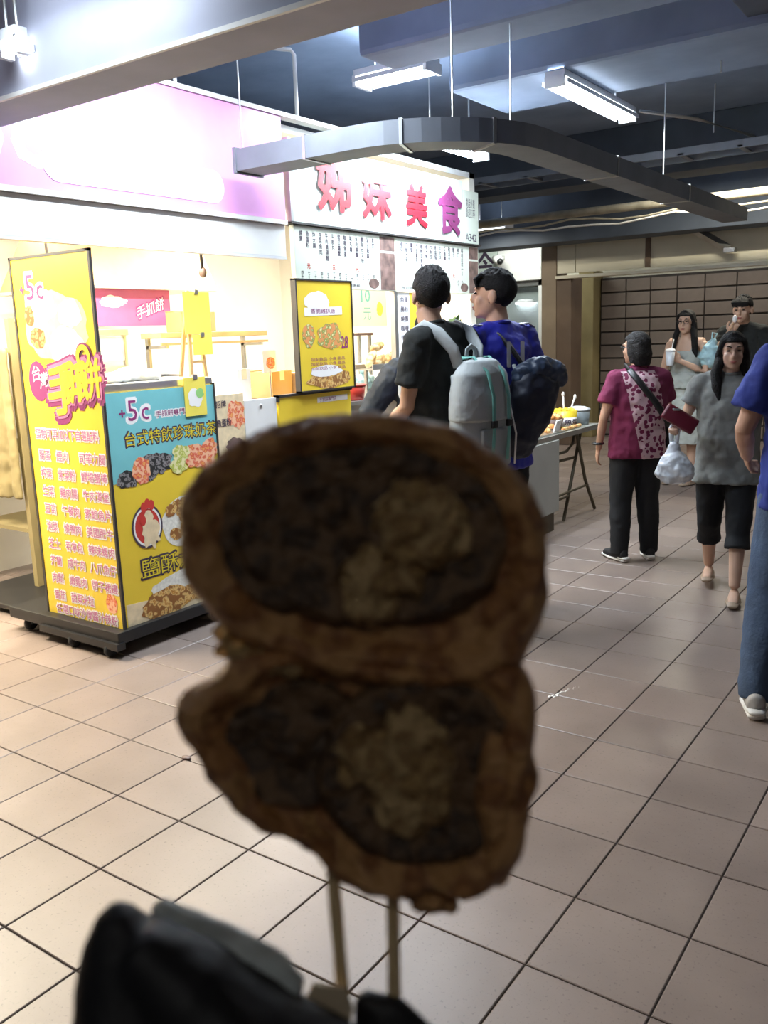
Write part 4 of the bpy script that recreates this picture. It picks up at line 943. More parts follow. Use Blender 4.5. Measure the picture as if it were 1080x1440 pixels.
def floral():
    m = mat('magenta_tee_with_floral_back', (.16, .012, .055), .85, var=.08, bump=.15, bscale=40); nt = m.node_tree; b = nt.nodes['Principled BSDF']
    base = nt.nodes['Color Ramp'].outputs['Color']; tc = nt.nodes['Texture Coordinate']
    sx = nt.nodes.new('ShaderNodeSeparateXYZ'); nt.links.new(tc.outputs['Object'], sx.inputs[0])
    vo = nt.nodes.new('ShaderNodeTexVoronoi'); vo.inputs['Scale'].default_value = 30; vo.feature = 'F1'
    vd = nt.nodes.new('ShaderNodeTexVoronoi'); vd.inputs['Scale'].default_value = 24; vd.feature = 'DISTANCE_TO_EDGE'
    nz = nt.nodes.new('ShaderNodeTexNoise'); nz.inputs['Scale'].default_value = 30
    ad = nt.nodes.new('ShaderNodeVectorMath'); ad.operation = 'MULTIPLY_ADD'; ad.inputs[1].default_value = (.02, .02, .02)
    nt.links.new(tc.outputs['Object'], nz.inputs['Vector']); nt.links.new(nz.outputs['Color'], ad.inputs[0]); nt.links.new(tc.outputs['Object'], ad.inputs[2])
    for v in (vo, vd): nt.links.new(ad.outputs[0], v.inputs['Vector'])
    lt = nt.nodes.new('ShaderNodeMath'); lt.operation = 'GREATER_THAN'; lt.inputs[1].default_value = .43
    nt.links.new(vo.outputs['Distance'], lt.inputs[0])
    def cmp(sock, op, val):
        n = nt.nodes.new('ShaderNodeMath'); n.operation = op; n.inputs[1].default_value = val; nt.links.new(sock, n.inputs[0]); return n.outputs[0]
    def mul(a, c):
        n = nt.nodes.new('ShaderNodeMath'); n.operation = 'MULTIPLY'; nt.links.new(a, n.inputs[0]); nt.links.new(c, n.inputs[1]); return n.outputs[0]
    # slanted panel on the back: x between two lines
    sl = nt.nodes.new('ShaderNodeMath'); sl.operation = 'MULTIPLY_ADD'; sl.inputs[1].default_value = .22
    nt.links.new(sx.outputs['Z'], sl.inputs[0]); nt.links.new(sx.outputs['X'], sl.inputs[2])
    k = mul(mul(cmp(sl.outputs[0], 'GREATER_THAN', .14), cmp(sl.outputs[0], 'LESS_THAN', .36)), mul(cmp(sx.outputs['Y'], 'LESS_THAN', 0.0), cmp(sx.outputs['Z'], 'LESS_THAN', 1.25)))
    k2 = mul(k, lt.outputs[0])
    mx = nt.nodes.new('ShaderNodeMix'); mx.data_type = 'RGBA'; mx.inputs['B'].default_value = (.62, .42, .45, 1)
    nt.links.new(base, mx.inputs['A']); nt.links.new(k2, mx.inputs['Factor']); nt.links.new(mx.outputs['Result'], b.inputs['Base Color'])
    return m
M['floral'] = floral()

def V(*a): return Vector(a)
def hand(mb, wrist, elbow, wdir, curl=.5, side=1, s=1.0):
    w = Vector(wrist); d = (w - Vector(elbow)).normalized()
    wd = Vector(wdir); wd = (wd - d*wd.dot(d)).normalized(); n = d.cross(wd).normalized()*side
    rot = Matrix((wd, n, d)).transposed()
    mb.ell(w + d*.045*s, (.036*s, .016*s, .055*s), 14, 8, rot)
    for k, (off, L) in enumerate(((.028, .068), (.009, .078), (-.010, .072), (-.028, .056))):
        p0 = w + d*.085*s + wd*off*s; L *= s
        p1 = p0 + (d*math.cos(curl*.6) + n*math.sin(curl*.6))*L*.45
        p2 = p1 + (d*math.cos(curl*1.7) + n*math.sin(curl*1.7))*L*.35
        p3 = p2 + (d*math.cos(curl*2.5) + n*math.sin(curl*2.5))*L*.3
        mb.sweep([p0 - d*.02*s, p1, p2, p3], [.0105*s, .0095*s, .009*s, .0075*s], 8)
    t0 = w + d*.02*s + wd*.03*s; t1 = t0 + (d*.7 + wd*.6 + n*.35).normalized()*.04*s; t2 = t1 + (d*.85 + wd*.1 + n*.5).normalized()*.035*s
    mb.sweep([t0, t1, t2], [.014*s, .0115*s, .009*s], 8)

class Person:
    def __init__(P, label, loc, face, h, pose=None, wide=1.0, skin='skin', fem=False):
        P.s = s = h/1.72; P.root = thing('person', label, 'person', (loc[0], loc[1], 0), R(face-90)); P.wide = wide
        J = dict(lsh=(-.175, -.01, 1.405), lel=(-.225, -.03, 1.12), lwr=(-.235, .03, .88), rsh=(.175, -.01, 1.405), rel=(.225, -.03, 1.12), rwr=(.235, .03, .88),
                 lhip=(-.088, 0, .9), lkn=(-.095, .015, .48), lan=(-.095, -.015, .09), rhip=(.088, 0, .9), rkn=(.095, .015, .48), ran=(.095, -.015, .09),
                 ltoe=0, rtoe=0, lean=0, hyaw=0, hpitch=0, hroll=0, lcurl=.45, rcurl=.45, lw=(0, 1, 0), rw=(0, 1, 0))
        J.update(pose or {}); P.J = J; P.skin = skin; P.fem = fem
        for k, v in list(J.items()):
            if isinstance(v, tuple) and len(v) == 3 and k not in ('lw', 'rw'): J[k] = Vector(v)*s
        P.hc = V(0, .022 + .5*J['lean'], 1.607)*s
        P.body()
    def sp(P, pts): # spine points with lean
        s = P.s; return [V(x*s, (y + P.J['lean']*max(0, z-.95)*1.1)*s, z*s) for x, y, z in pts]
    def head_m(P):
        s = P.s; J = P.J; piv = P.hc + V(0, -.03, -.09)*s
        return Matrix.Translation(piv) @ Euler((R(J['hpitch']), R(J['hroll']), R(J['hyaw']))).to_matrix().to_4x4() @ Matrix.Translation(-piv) @ Matrix.Translation(P.hc) @ Matrix.Scale(s, 4)
    def body(P):
        s, J, w = P.s, P.J, P.wide; mb = MB(); f = .9
        mb.sweep(P.sp([(0, 0, .86), (0, 0, .95), (0, 0, 1.07), (0, .0, 1.25), (0, -.01, 1.36), (0, -.01, 1.425), (0, -.008, 1.465), (0, .008, 1.545)]),
                 [(a*s*f*w, b*s*f*w) for a, b in ((.15, .1), (.165, .11), (.135, .095), (.15, .1), (.155, .09))] + [(.1*s, .06*s), (.056*s, .056*s), (.051*s, .054*s)], 20)
        for q in ('l', 'r'):
            sh, el, wr = J[q+'sh'], J[q+'el'], J[q+'wr']
            mb.sweep([P.sp([(0, -.01, 1.42)])[0], sh.lerp(V(0, sh.y, sh.z), .25), sh], [.05*s, .052*s, .05*s], 12)
            m1 = sh.lerp(el, .5); m2 = el.lerp(wr, .35)
            k = .88 if P.fem else 1.0
            mb.sweep([sh, m1, el, m2, wr], [.05*s*k*w, .046*s*k*w, .037*s*k, .038*s*k, .026*s*k], 12)
            hand(mb, wr, el, J[q+'w'], J[q+'curl'], 1 if q == 'l' else -1, s*(.9 if P.fem else 1))
            hp, kn, an = J[q+'hip'], J[q+'kn'], J[q+'an']
            mb.sweep([hp, hp.lerp(kn, .5), kn, kn.lerp(an, .35) + V(0, -.012, 0)*s, an], [.078*s*w, .068*s*w, .05*s, .052*s, .035*s], 12)
            a = R(J[q+'toe']); d = V(math.sin(a), math.cos(a), 0)
            mb.sweep([an + V(0, 0, -.045)*s - d*.035*s, an + V(0, 0, -.05)*s + d*.06*s, an + V(0, 0, -.066)*s + d*.15*s], [(.03*s, .03*s), (.036*s, .028*s), (.03*s, .015*s)], 10, ref=(0, 0, 1))
        h = MB()
        h.ell((0, -.014, .022), (.074, .093, .086), 24, 16).ell((0, .022, -.045), (.059, .068, .068), 20, 12).ell((0, .063, -.088), (.028, .024, .022), 12, 8)
        h.ell((0, .094, -.018), (.0135, .018, .018), 12, 8).sweep([(0, .078, .02), (0, .1, -.012)], [.009, .011], 8)
        for q in (-1, 1):
            h.ell((q*.079, -.012, -.012), (.012, .023, .033), 12, 8, Matrix.Rotation(q*.25, 3, 'Z')); h.ell((q*.034, .054, -.028), (.026, .024, .03), 12, 8)
            h.ell((q*.03, .074, .032), (.025, .012, .009), 12, 8)
        h.ell((0, .083, -.058), (.024, .012, .012), 12, 8)
        h.xf(P.head_m()); mb.v_off = len(mb.v); mb.add(h.v, h.f)
        link('body', remesh(mb, .0068, 3), M[P.skin], P.root, False)
    def part(P, name, mb, m, vox=.01, sm=3, disp=0, ds=.1, parent=None, label=None):
        o = link(name, remesh(mb, vox, sm, disp, ds), M[m], parent or P.root, False)
        if label: o['label'] = label
        return o
    def raw(P, name, mb, m, label=None, parent=None):
        o = build(name, mb, M[m], parent or P.root, False, True)
        if label: o['label'] = label
        return o
    def shirt(P, m, hem=.84, sleeve=.62, loose=1.0, name='shirt', collar=False, label=None, flare=1.0):
        s, J, w = P.s, P.J, P.wide*loose; mb = MB(); sp_ = P.sp
        pts = [(0, 0, hem), (0, 0, hem+.1), (0, 0, 1.07), (0, .0, 1.22), (0, -.008, 1.34), (0, -.01, 1.405), (0, -.01, 1.44), (0, -.006, 1.468)]
        rad = [(.178*flare, .128*flare), (.176, .125), (.165, .12), (.172, .122), (.172, .11), (.15, .092), (.098, .075), (.07, .066)]
        mb.sweep(sp_(pts), [(a*s*w, b*s*w) for a, b in rad[:6]] + [(a*s, b*s) for a, b in rad[6:]], 24, cap=.05)
        for q in ('l', 'r'):
            sh, el, wr = J[q+'sh'], J[q+'el'], J[q+'wr']
            mb.sweep([sp_([(0, -.012, 1.44)])[0], sh.lerp(V(0, sh.y, sh.z+.03*s), .5), sh], [(.062*s, .06*s), (.064*s, .062*s), (.06*s, .06*s)], 14)
            if sleeve <= 1:
                e = sh.lerp(el, sleeve); mb.ell(sh + V(0, 0, -.004)*s, (.06*s*w, .062*s*w, .06*s*w), 14, 10); mb.sweep([sh.lerp(e, .05), sh.lerp(e, .5), e], [.061*s*w, .066*s*w, .069*s*w], 14, cap=.02)
            else:
                e = el.lerp(wr, sleeve-1); mb.ell(sh + V(0, 0, -.004)*s, (.06*s*w, .062*s*w, .06*s*w), 14, 10); mb.sweep([sh.lerp(el, .05), sh.lerp(el, .5), el, e], [.068*s*w, .066*s*w, .056*s*w, .046*s*w], 14, cap=.02)
        o = P.part(name, mb, m, .0095, 5, .026, .075, label=label)
        nk = sp_([(0, -.006, 1.462), (0, -.003, 1.478 + (.025 if collar else 0))])
        P.raw('collar', MB().sweep(nk, [(.073*s, .069*s), (.064*s, .066*s)], 20, cap=0.02), m, parent=o)
        return o
    def trousers(P, m, ank=.06, loose=1.0, top=.98, name='trousers', flare=1.0, label=None):
        s, J, w = P.s, P.J, P.wide*loose; mb = MB()
        mb.sweep([V(0, 0, .84)*s, V(0, 0, .93)*s, V(0, 0, top)*s], [(.15*s*w, .11*s*w), (.158*s*w, .112*s*w), (.13*s*w, .092*s*w)], 20)
        for q in ('l', 'r'):
            hp, kn, an = J[q+'hip'], J[q+'kn'], J[q+'an']
            end = an + V(0, 0, ank*s - .09*s) if ank < .2 else kn.lerp(an, max(0, min(1, (kn.z - ank*s)/(kn.z - an.z))))
            mb.sweep([hp + V(0, 0, .02)*s, hp.lerp(kn, .45), kn, kn.lerp(end, .5) + V(0, -.01, 0)*s, end], [.098*s*w, .088*s*w, .072*s*w, .067*s*w, .056*s*w*flare], 16, cap=.02)
        return P.part(name, mb, m, .0095, 3, .012, .07, label=label)
    def shoes(P, m, sole='shoe_white', flat=False, heel='shoe_white'):
        s, J = P.s, P.J
        for q in ('l', 'r'):
            an = J[q+'an']; a = R(J[q+'toe']); d = V(math.sin(a), math.cos(a), 0); g0 = an + V(0, 0, -.09)*s
            if flat:
                up = MB().sweep([g0 - d*.055*s + V(0, 0, .03)*s, g0 + V(0, 0, .022)*s, g0 + d*.1*s + V(0, 0, .022)*s, g0 + d*.165*s + V(0, 0, .018)*s], [(.03*s, .024*s), (.037*s, .016*s), (.044*s, .022*s), (.028*s, .014*s)], 14, ref=(0, 0, 1))
            else:
                up = MB().sweep([g0 - d*.065*s + V(0, 0, .05)*s, g0 + V(0, 0, .06)*s, g0 + d*.075*s + V(0, 0, .048)*s, g0 + d*.175*s + V(0, 0, .034)*s], [(.036*s, .045*s), (.043*s, .055*s), (.05*s, .042*s), (.034*s, .026*s)], 14, ref=(0, 0, 1))
            o = P.part('shoe', up, m, .007, 2)
            so = MB(); so.sweep([g0 - d*.085*s + V(0, 0, .014)*s, g0 + V(0, 0, .014)*s, g0 + d*.08*s + V(0, 0, .014)*s, g0 + d*.2*s + V(0, 0, .016)*s], [(.034*s, .014*s), (.042*s, .014*s), (.05*s, .014*s), (.03*s, .012*s)], 16, ref=(0, 0, 1))
            P.raw('sole', so, sole, parent=o)
            if not flat and heel:
                he = MB(); he.sweep([g0 - d*.10*s + V(0, 0, .032)*s, g0 - d*.03*s + V(0, 0, .032)*s], [(.03*s, .011*s), (.047*s, .011*s)], 12, ref=(0, 0, 1)); P.raw('heel_patch', he, heel, parent=o)
    def hair(P, kind='short', m='hair', extra=None):
        mb = MB(); n, mm = 40, 26; vs = []
        e = MB().ell((0, -.018, .030), (.084, .104, .096), n, mm)
        for p in e.v:
            face_line = .055 if kind != 'fringe' else .035
            k = 1.0 + .03*noise.noise(p*28)
            if p.y > .035 and p.z < face_line: q = V(p.x*.8, -.018 + (p.y+.018)*.55, p.z)
            elif p.z < -.045 - (.02 if p.y < -.05 else 0) and kind in ('short', 'fringe'): q = V(p.x*.7, p.y*.75, p.z + .02)
            elif abs(p.x) > .06 and -.02 < p.y < .04 and p.z < .02 and kind in ('short', 'fringe'): q = V(p.x*.84, p.y, p.z)
            else: q = V(p.x*k, -.018 + (p.y+.018)*k, p.z*k)
            vs.append(q)
        mb.add(vs, e.f)
        if kind in ('short', 'fringe'):
            rnd = random.Random(hash(kind) % 99 + int(P.s*1000))
            for i in range(90):   # tufts on the crown and front
                a = rnd.uniform(0, 6.28); t = rnd.uniform(.1, 1.0)
                p = V(.078*math.sin(t)*math.cos(a), -.018+.098*math.sin(t)*math.sin(a), .030+.092*math.cos(t))
                d = (p - V(0, -.03, .0)).normalized(); d2 = (d + V(0, .6, .15)).normalized()
                mb.sweep([p - d*.01, p + d*.002 + d2*.008, p + d2*.02 - d*.003], [.0075, .006, .002], 5)
            if kind == 'fringe':
                for i in range(11):
                    x = -.065 + .013*i; mb.sweep([(x*.8, .045, .098), (x, .076, .072), (x*1.02, .08-.35*abs(x)**1.2, .036)], [.014, .013, .005], 6)
        if kind == 'bob':
            mb.sweep([(0, -.045, .02), (0, -.062, -.05), (0, -.055, -.125)], [(.088, .062), (.09, .058), (.078, .044)], 20)
            for q in (-1, 1): mb.sweep([(q*.07, -.01, .05), (q*.082, -.018, -.03), (q*.076, -.03, -.105)], [(.02, .036), (.02, .036), (.015, .03)], 10)
        if kind == 'long':
            for q in (-1, 1):
                mb.sweep([(0, .035, .112), (q*.06, .032, .065), (q*.082, .004, -.02), (q*.088, -.01, -.1)], [.016, .022, .022, .024], 10)
            mb.sweep([(0, -.05, .02), (0, -.075, -.08), (0, -.085, -.2), (0, -.09, -.30)], [(.085, .055), (.085, .045), (.08, .035), (.06, .02)], 20)
        for c, rr in (extra or []): mb.sweep(c, rr, 10)
        mb.xf(P.head_m()); return P.part('hair', mb, m, .0055, 1)
    def face(P, glasses=False):
        Mh = P.head_m(); 
        for q in (-1, 1):
            P.raw('eye', MB().ell((q*.031, .0785, .010), (.013, .008, .0055), 12, 8).xf(Mh), 'eye')
            P.raw('eyebrow', MB().sweep([(q*.014, .086, .033), (q*.032, .084, .039), (q*.05, .07, .034)], [.003, .004, .002], 6).xf(Mh), 'hair')
        P.raw('lips', MB().ell((0, .091, -.056), (.021, .007, .0045), 12, 8).ell((0, .089, -.064), (.017, .007, .005), 12, 8).xf(Mh), 'lip')
        if glasses:
            g = MB()
            for q in (-1, 1):
                pts = [(q*.033 + .024*math.cos(a), .094 - .15*abs(.024*math.cos(a)+q*.01), .008 + .019*math.sin(a)) for a in [2*math.pi*k/14 for k in range(15)]]
                g.sweep(pts, [.0022]*15, 6); g.sweep([(q*.056, .088, .014), (q*.078, .05, .012), (q*.08, -.01, .004)], [.0022]*3, 6)
            g.sweep([(-.01, .096, .012), (.01, .096, .012)], [.002, .002], 6)
            P.raw('glasses', g.xf(Mh), 'signframe')

# ---- 1. young man in black tee
p1 = Person('young man in black tee seen from behind wearing a grey backpack', (-2.248, 3.69), 172, 1.83,
            dict(lsh=(-.165, 0, 1.405), lel=(-.185, .05, 1.12), lwr=(-.14, .23, 1.0), rel=(.225, 0, 1.12), rwr=(.17, .19, 1.02), hyaw=-34, hpitch=2, lean=.11), 1.0)
p1.trousers('black_denim'); p1.shirt('black_cotton', hem=.82, sleeve=.68, loose=1.06); p1.shoes('shoe_black'); p1.hair('short'); p1.face()
# ---- 2. young man in blue jersey
p2 = Person('young man in royal blue jersey, head turned in profile to the menu', (-2.215, 4.2), 158, 1.83,
            dict(hyaw=42, hpitch=2, lwr=(-.15, .2, 1.0), lel=(-.23, .02, 1.12), rwr=(.2, .15, .95)), 1.05)
p2.trousers('black_denim'); sh2 = p2.shirt('royal', hem=.76, sleeve=.7, loose=1.06); p2.shoes('shoe_black'); p2.hair('fringe'); p2.face()
for q in (-1, 1):
    for k in range(3):
        z0 = 1.478 - .0*k; dy = -.035 + .024*k
        p2.raw('shoulder_stripe', MB().sweep([V(q*.075, dy, 1.462)*p2.s, V(q*.12, dy, 1.466)*p2.s, V(q*.17, dy, 1.472)*p2.s, V(q*.215, dy, 1.45)*p2.s], [(.008, .004)]*4, 8, ref=(0, 0, 1)), 'whiteprint', parent=sh2)
mb = MB(); put_text(mb, 'N', lambda u, v, w: V(u, -.143-w, v)*p2.s, -.06, 1.27, w=.1, h=.11, off=.04, depth=.006); p2.raw('back_letter', mb, 'whiteprint', parent=sh2)
# ---- 3. person in navy jacket mostly hidden
p3 = Person('person in dark navy jacket mostly hidden before the black-tee man', (-2.75, 4.385), 140, 1.65,
            dict(lsh=(-.20, 0, 1.39), lel=(-.37, .06, 1.14), lwr=(-.3, .26, 1.02), rel=(.25, .05, 1.14), rwr=(.17, .25, 1.05)), 1.12)
p3.trousers('black_denim'); p3.shirt('navy_nylon', hem=.78, sleeve=1.8, loose=1.14, name='jacket'); p3.shoes('shoe_black'); p3.hair('short'); p3.face()
# ---- 4. older woman in magenta tee
p4 = Person('woman in magenta tee with floral back panel and black trousers', (-1.95, 5.63), 128, 1.49,
            dict(lsh=(-.165, -.01, 1.395), rsh=(.165, -.01, 1.395), hyaw=38, hpitch=-3, lel=(-.265, -.02, 1.10), lwr=(-.28, .05, .86), rel=(.25, .05, 1.12), rwr=(.16, .24, 1.02), ltoe=-18, rtoe=8,
                 lan=(-.125, -.02, .09), lkn=(-.115, .01, .48), ran=(.115, .01, .09)), 1.2, fem=True)
p4.trousers('black_denim', ank=.05, loose=.98); p4.shirt('floral', hem=.80, sleeve=.66, loose=1.04); p4.shoes('shoe_black'); p4.hair('bob', 'hair_grey'); p4.face(True)
s = p4.s
p4.raw('bracelet', MB().sweep([(-.285*s+.033*math.cos(a), .043*s+.03*math.sin(a), .905*s) for a in [k*.5236 for k in range(13)]], [.008]*13, 8), 'black')
# ---- 5. woman in grey tee walking towards us
p5 = Person('long-haired woman in grey tee and black cropped trousers walking forward', (-1.255, 5.12), 281, 1.48,
            dict(hyaw=8, hpitch=-6, hroll=0, rel=(.275, .0, 1.17), rwr=(.30, .21, 1.15), lel=(-.25, -.06, 1.12), lwr=(-.26, -.02, .88), rcurl=1.1, rw=(-1, 0, 0),
                 lkn=(-.09, .10, .50), lan=(-.085, .2, .10), rkn=(.10, -.03, .48), ran=(.105, -.26, .13)), 1.08, 'skin_pale', fem=True)
p5.trousers('black_denim', ank=.34, loose=1.02, flare=1.35); p5.shirt('grey_tee', hem=.76, sleeve=.62, loose=1.08, flare=1.12); p5.shoes('beige_leather', 'beige_leather', flat=True)
p5.hair('long', 'hair', [([(.07, .01, -.05), (.095, .03, -.13), (.09, .075, -.22), (.07, .10, -.30)], [.03, .036, .032, .012]), ([(-.07, 0, -.05), (-.085, .01, -.15), (-.085, .03, -.24)], [.03, .03, .012])]); p5.face()
# ---- 6. woman in mint dress by the shutter
p6 = Person('woman in pale mint tiered dress drinking from a cup by the shutter', (-2.54, 8.65), 258, 1.66,
            dict(hyaw=8, hpitch=-2, rel=(.23, .03, 1.12), rwr=(.06, .2, 1.27), lel=(-.23, .03, 1.12), lwr=(-.05, .2, 1.24), rcurl=1.2, lcurl=1.2, rw=(0, .3, 1), lw=(0, .3, 1)), .96, 'skin_pale', fem=True)
p6.shoes('beige_leather', 'beige_leather', flat=True)
s = p6.s; mb = MB()
mb.sweep([V(0, 0, z)*s for z in (.42, .62, .82, .99, 1.1, 1.24, 1.33)], [(a*s, b*s) for a, b in ((.24, .2), (.225, .185), (.20, .16), (.158, .118), (.15, .112), (.163, .118), (.14, .095))], 28, cap=.02)
for q in (-1, 1): mb.sweep([V(q*.09, .07, 1.30)*s, V(q*.1, 0, 1.445)*s, V(q*.09, -.08, 1.30)*s], [.02*s]*3, 8)
dr = p6.part('dress', mb, 'mint', .01, 3, .025, .06)
for z, a, b in ((.80, .222, .18), (1.09, .19, .15)):
    p6.part('ruffle', MB().sweep([V(0, 0, z-.12)*s, V(0, 0, z)*s, V(0, 0, z+.03)*s], [(a*1.12*s, b*1.12*s), (a*s, b*s), (a*.8*s, b*.8*s)], 28, cap=.05), 'mint', .01, 2, .03, .04, parent=dr)
p6.hair('long', 'hair', [([(.07, .01, -.05), (.095, .03, -.14), (.10, .06, -.26)], [.028, .03, .012]), ([(-.07, 0, -.05), (-.095, .03, -.15), (-.11, .05, -.28), (-.12, .05, -.34)], [.03, .034, .03, .012])]); p6.face(True)
# ---- 7. man in black tee by the shutter
p7 = Person('man in black tee eating with one hand raised by the shutter', (-2.06, 8.77), 262, 1.77,
            dict(hyaw=4, hpitch=-10, rel=(.24, .12, 1.16), rwr=(.045, .19, 1.40), lel=(-.24, .02, 1.13), lwr=(-.18, .2, 1.05), rcurl=1.2, rw=(0, .4, 1)), 1.0, 'skin_pale')
p7.trousers('black_denim'); p7.shirt('black_cotton', hem=.82, sleeve=.66, loose=1.05); p7.shoes('shoe_black'); p7.hair('fringe'); p7.face()
# ---- 8. man in blue polo at the frame edge
p8 = Person('man in blue polo and jeans striding away at the picture edge', (-.575, 3.70), 108, 1.70,
            dict(lel=(-.27, .0, 1.13), lwr=(-.235, .2, 1.0), rel=(.25, -.12, 1.13), rwr=(.25, -.1, .9), lkn=(-.15, .0, .48), lan=(-.195, -.13, .095), rkn=(.10, .16, .5), ran=(.10, .26, .12)), 1.06)
p8.trousers('jeans', ank=.05, loose=1.1); p8.shirt('poloblue', hem=.82, sleeve=.72, loose=1.12, collar=True); p8.shoes('shoe_grey'); p8.hair('short', 'hair_white'); p8.face()

# ---- backpack of the black-tee man (built in his own frame)
def attach(name, label, cat, P):
    o = thing(name, label, cat, tuple(P.root.location), P.root.rotation_euler.z); return o
def local(name, mb, m, root, parent=None, smooth=True, vox=0, sm=3, disp=0, ds=.1):
    me = remesh(mb, vox, sm, disp, ds) if vox else mesh_of(mb, name, smooth)
    return link(name, me, M[m], parent or root, False)
s = p1.s
bp = attach('backpack', 'light grey canvas backpack with mint green straps', 'backpack', p1)
mb = MB(); mb.sweep([V(0, -.19, z) for z in (.90, .93, 1.05, 1.2, 1.32, 1.38)], [(.14, .06), (.168, .085), (.172, .095), (.165, .09), (.15, .072), (.11, .05)], 28, cap=.2)
mb.box((-.115, -.165, .94), (.115, -.125, 1.34)); bodyo = local('pack_body', mb, 'pack_grey', bp, vox=.008, sm=4, disp=.01, ds=.08)
mb = MB(); mb.sweep([V(0, -.195, z) for z in (1.15, 1.25, 1.34, 1.395)], [(.173, .103), (.172, .10), (.156, .083), (.10, .05)], 28, cap=.3); local('lid_flap', mb, 'pack_grey', bp, vox=.008, sm=3, disp=.008, ds=.06)
for x in (-.05, .055):
    mb = MB(); mb.sweep([(x, -.12, 1.405), (x, -.2, 1.41), (x, -.272, 1.35), (x, -.302, 1.25), (x, -.303, 1.1), (x, -.293, .98)], [(.011, .004)]*6, 8); local('mint_strap', mb, 'mint_band', bp)
mb = MB(); mb.box((-.10, -.285, .95), (.10, -.26, 1.12), bev=.01); local('front_pocket', mb, 'pack_grey', bp, vox=.008, sm=2)
for x in (-.05, .055): local('buckle', MB().box((x-.016, -.312, 1.12), (x+.016, -.297, 1.15), bev=.003), 'black', bp)
local('cord', MB().sweep([(.11, -.27, 1.2), (.125, -.29, 1.08), (.12, -.285, .95)], [.004]*3, 6), 'whiteprint', bp)
local('haul_loop', MB().sweep([(-.035, -.15, 1.39), (-.03, -.15, 1.44), (0, -.15, 1.455), (.03, -.15, 1.44), (.035, -.15, 1.39)], [(.012, .005)]*5, 8), 'pack_grey', bp)
for q in (-1, 1):
    mb = MB(); mb.sweep([V(q*.07, -.16, 1.37), V(q*.095, -.15, 1.45)*1, V(q*.115, -.085, 1.525), V(q*.12, .0, 1.56), V(q*.125, .09, 1.515), V(q*.13, .135, 1.38), V(q*.14, .13, 1.25), V(q*.165, .06, 1.12), V(q*.16, -.06, 1.0), V(q*.13, -.14, .97)], [(.033, .012)]*7 + [(.012, .006)]*3, 10, ref=(1, 0, 0.01))
    local('shoulder_strap', mb, 'pack_grey', bp)
for ch in list(bp.children):
    if not ch.name.startswith('shoulder_strap'):
        ch.data.transform(Matrix.Translation((.035, -.12, 1.38)) @ Matrix.Diagonal((1.12, 1.12, 1.12, 1)) @ Matrix.Translation((0, .12, -1.38)))
# ---- navy bag of the jersey man
nb = attach('shoulder_bag', 'navy drawstring bag with black strap on the blue jersey back', 'bag', p2)
mb = MB(); mb.sweep([(-.05, -.205, .90), (-.04, -.225, .98), (-.01, -.245, 1.12), (.03, -.26, 1.24), (.05, -.27, 1.30)], [(.06, .05), (.105, .075), (.14, .09), (.15, .09), (.125, .07)], 22); local('bag_body', mb, 'navy_bag', nb, vox=.01, sm=3, disp=.03, ds=.07)
mb = MB(); mb.sweep([(-.09, -.25, 1.30), (.03, -.29, 1.335), (.16, -.29, 1.31), (.20, -.28, 1.26)], [(.05, .04), (.07, .055), (.06, .05), (.035, .03)], 14); local('rolled_top', mb, 'navy_top', nb, vox=.008, sm=2, disp=.03, ds=.04)
mb = MB(); mb.sweep([(.0, -.22, 1.33), (-.03, -.165, 1.42), (-.07, -.10, 1.505), (-.085, .0, 1.54), (-.05, .11, 1.46), (.05, .155, 1.3), (.16, .11, 1.1), (.19, -.02, 1.0), (.12, -.17, .98)], [(.016, .007)]*9, 8, ref=(1, 0, .01)); local('strap', mb, 'black', nb)
for k in range(3): local('hanging_tag', MB().sweep([(-.06+.05*k, -.2, 1.36), (-.055+.05*k, -.235, 1.26), (-.05+.05*k, -.25, 1.2-.02*k)], [(.012, .006), (.02, .008), (.004, .004)], 8), 'pack_grey' if k < 2 else 'black', nb)
# ---- crossbody strap of the magenta woman
s = p4.s
cb = attach('crossbody_bag', 'black crossbody strap and small bag worn by the magenta-tee woman', 'bag', p4)
mb = MB(); mb.sweep([V(-.10, -.09, 1.455)*s, V(-.04, -.158, 1.36)*s, V(.07, -.168, 1.22)*s, V(.17, -.15, 1.08)*s, V(.225, -.04, .98)*s], [(.024*s, .008)]*5, 8, ref=(0, 1, 0)); local('strap', mb, 'black', cb)
mb = MB(); mb.sweep([V(-.10, -.09, 1.455)*s, V(-.105, 0, 1.485)*s, V(-.06, .10, 1.42)*s, V(.08, .155, 1.2)*s, V(.2, .1, 1.02)*s], [(.02*s, .008)]*5, 8, ref=(0, 1, 0)); local('strap', mb, 'black', cb)
local('pouch', MB().box((.2*s, -.06, .86*s), (.26*s, .1, 1.0*s), bev=.015), 'black', cb)
# ---- plastic bag and purse carried by the grey-tee woman
s = p5.s
pb = attach('carrier_bag', 'white plastic carrier bag hanging from the grey-tee woman hand', 'plastic bag', p5)
hx = V(.305, .29, 1.075)*s
mb = MB(); mb.sweep([hx + V(0, .0, -.02), hx + V(0, 0, -.07), hx + V(-.005, 0, -.14), hx + V(-.01, 0, -.20), hx + V(-.01, 0, -.24)], [(.018, .018), (.04, .036), (.09, .068), (.108, .072), (.075, .05)], 22, cap=.2)
local('sack', mb, 'plasticbag', pb, vox=.007, sm=2, disp=.03, ds=.05)
local('handle_loop', MB().sweep([hx + V(-.012, 0, -.03), hx + V(-.02, 0, .05), hx + V(0, .0, .10), hx + V(.02, 0, .05), hx + V(.012, 0, -.03)], [(.012, .006)]*5, 8), 'plasticbag', pb)
mp = attach('purse', 'maroon clutch purse held by the grey-tee woman', 'purse', p5)
rt = Euler((R(10), R(-32), R(12))).to_matrix(); c = V(.27, .335, 1.20)*s
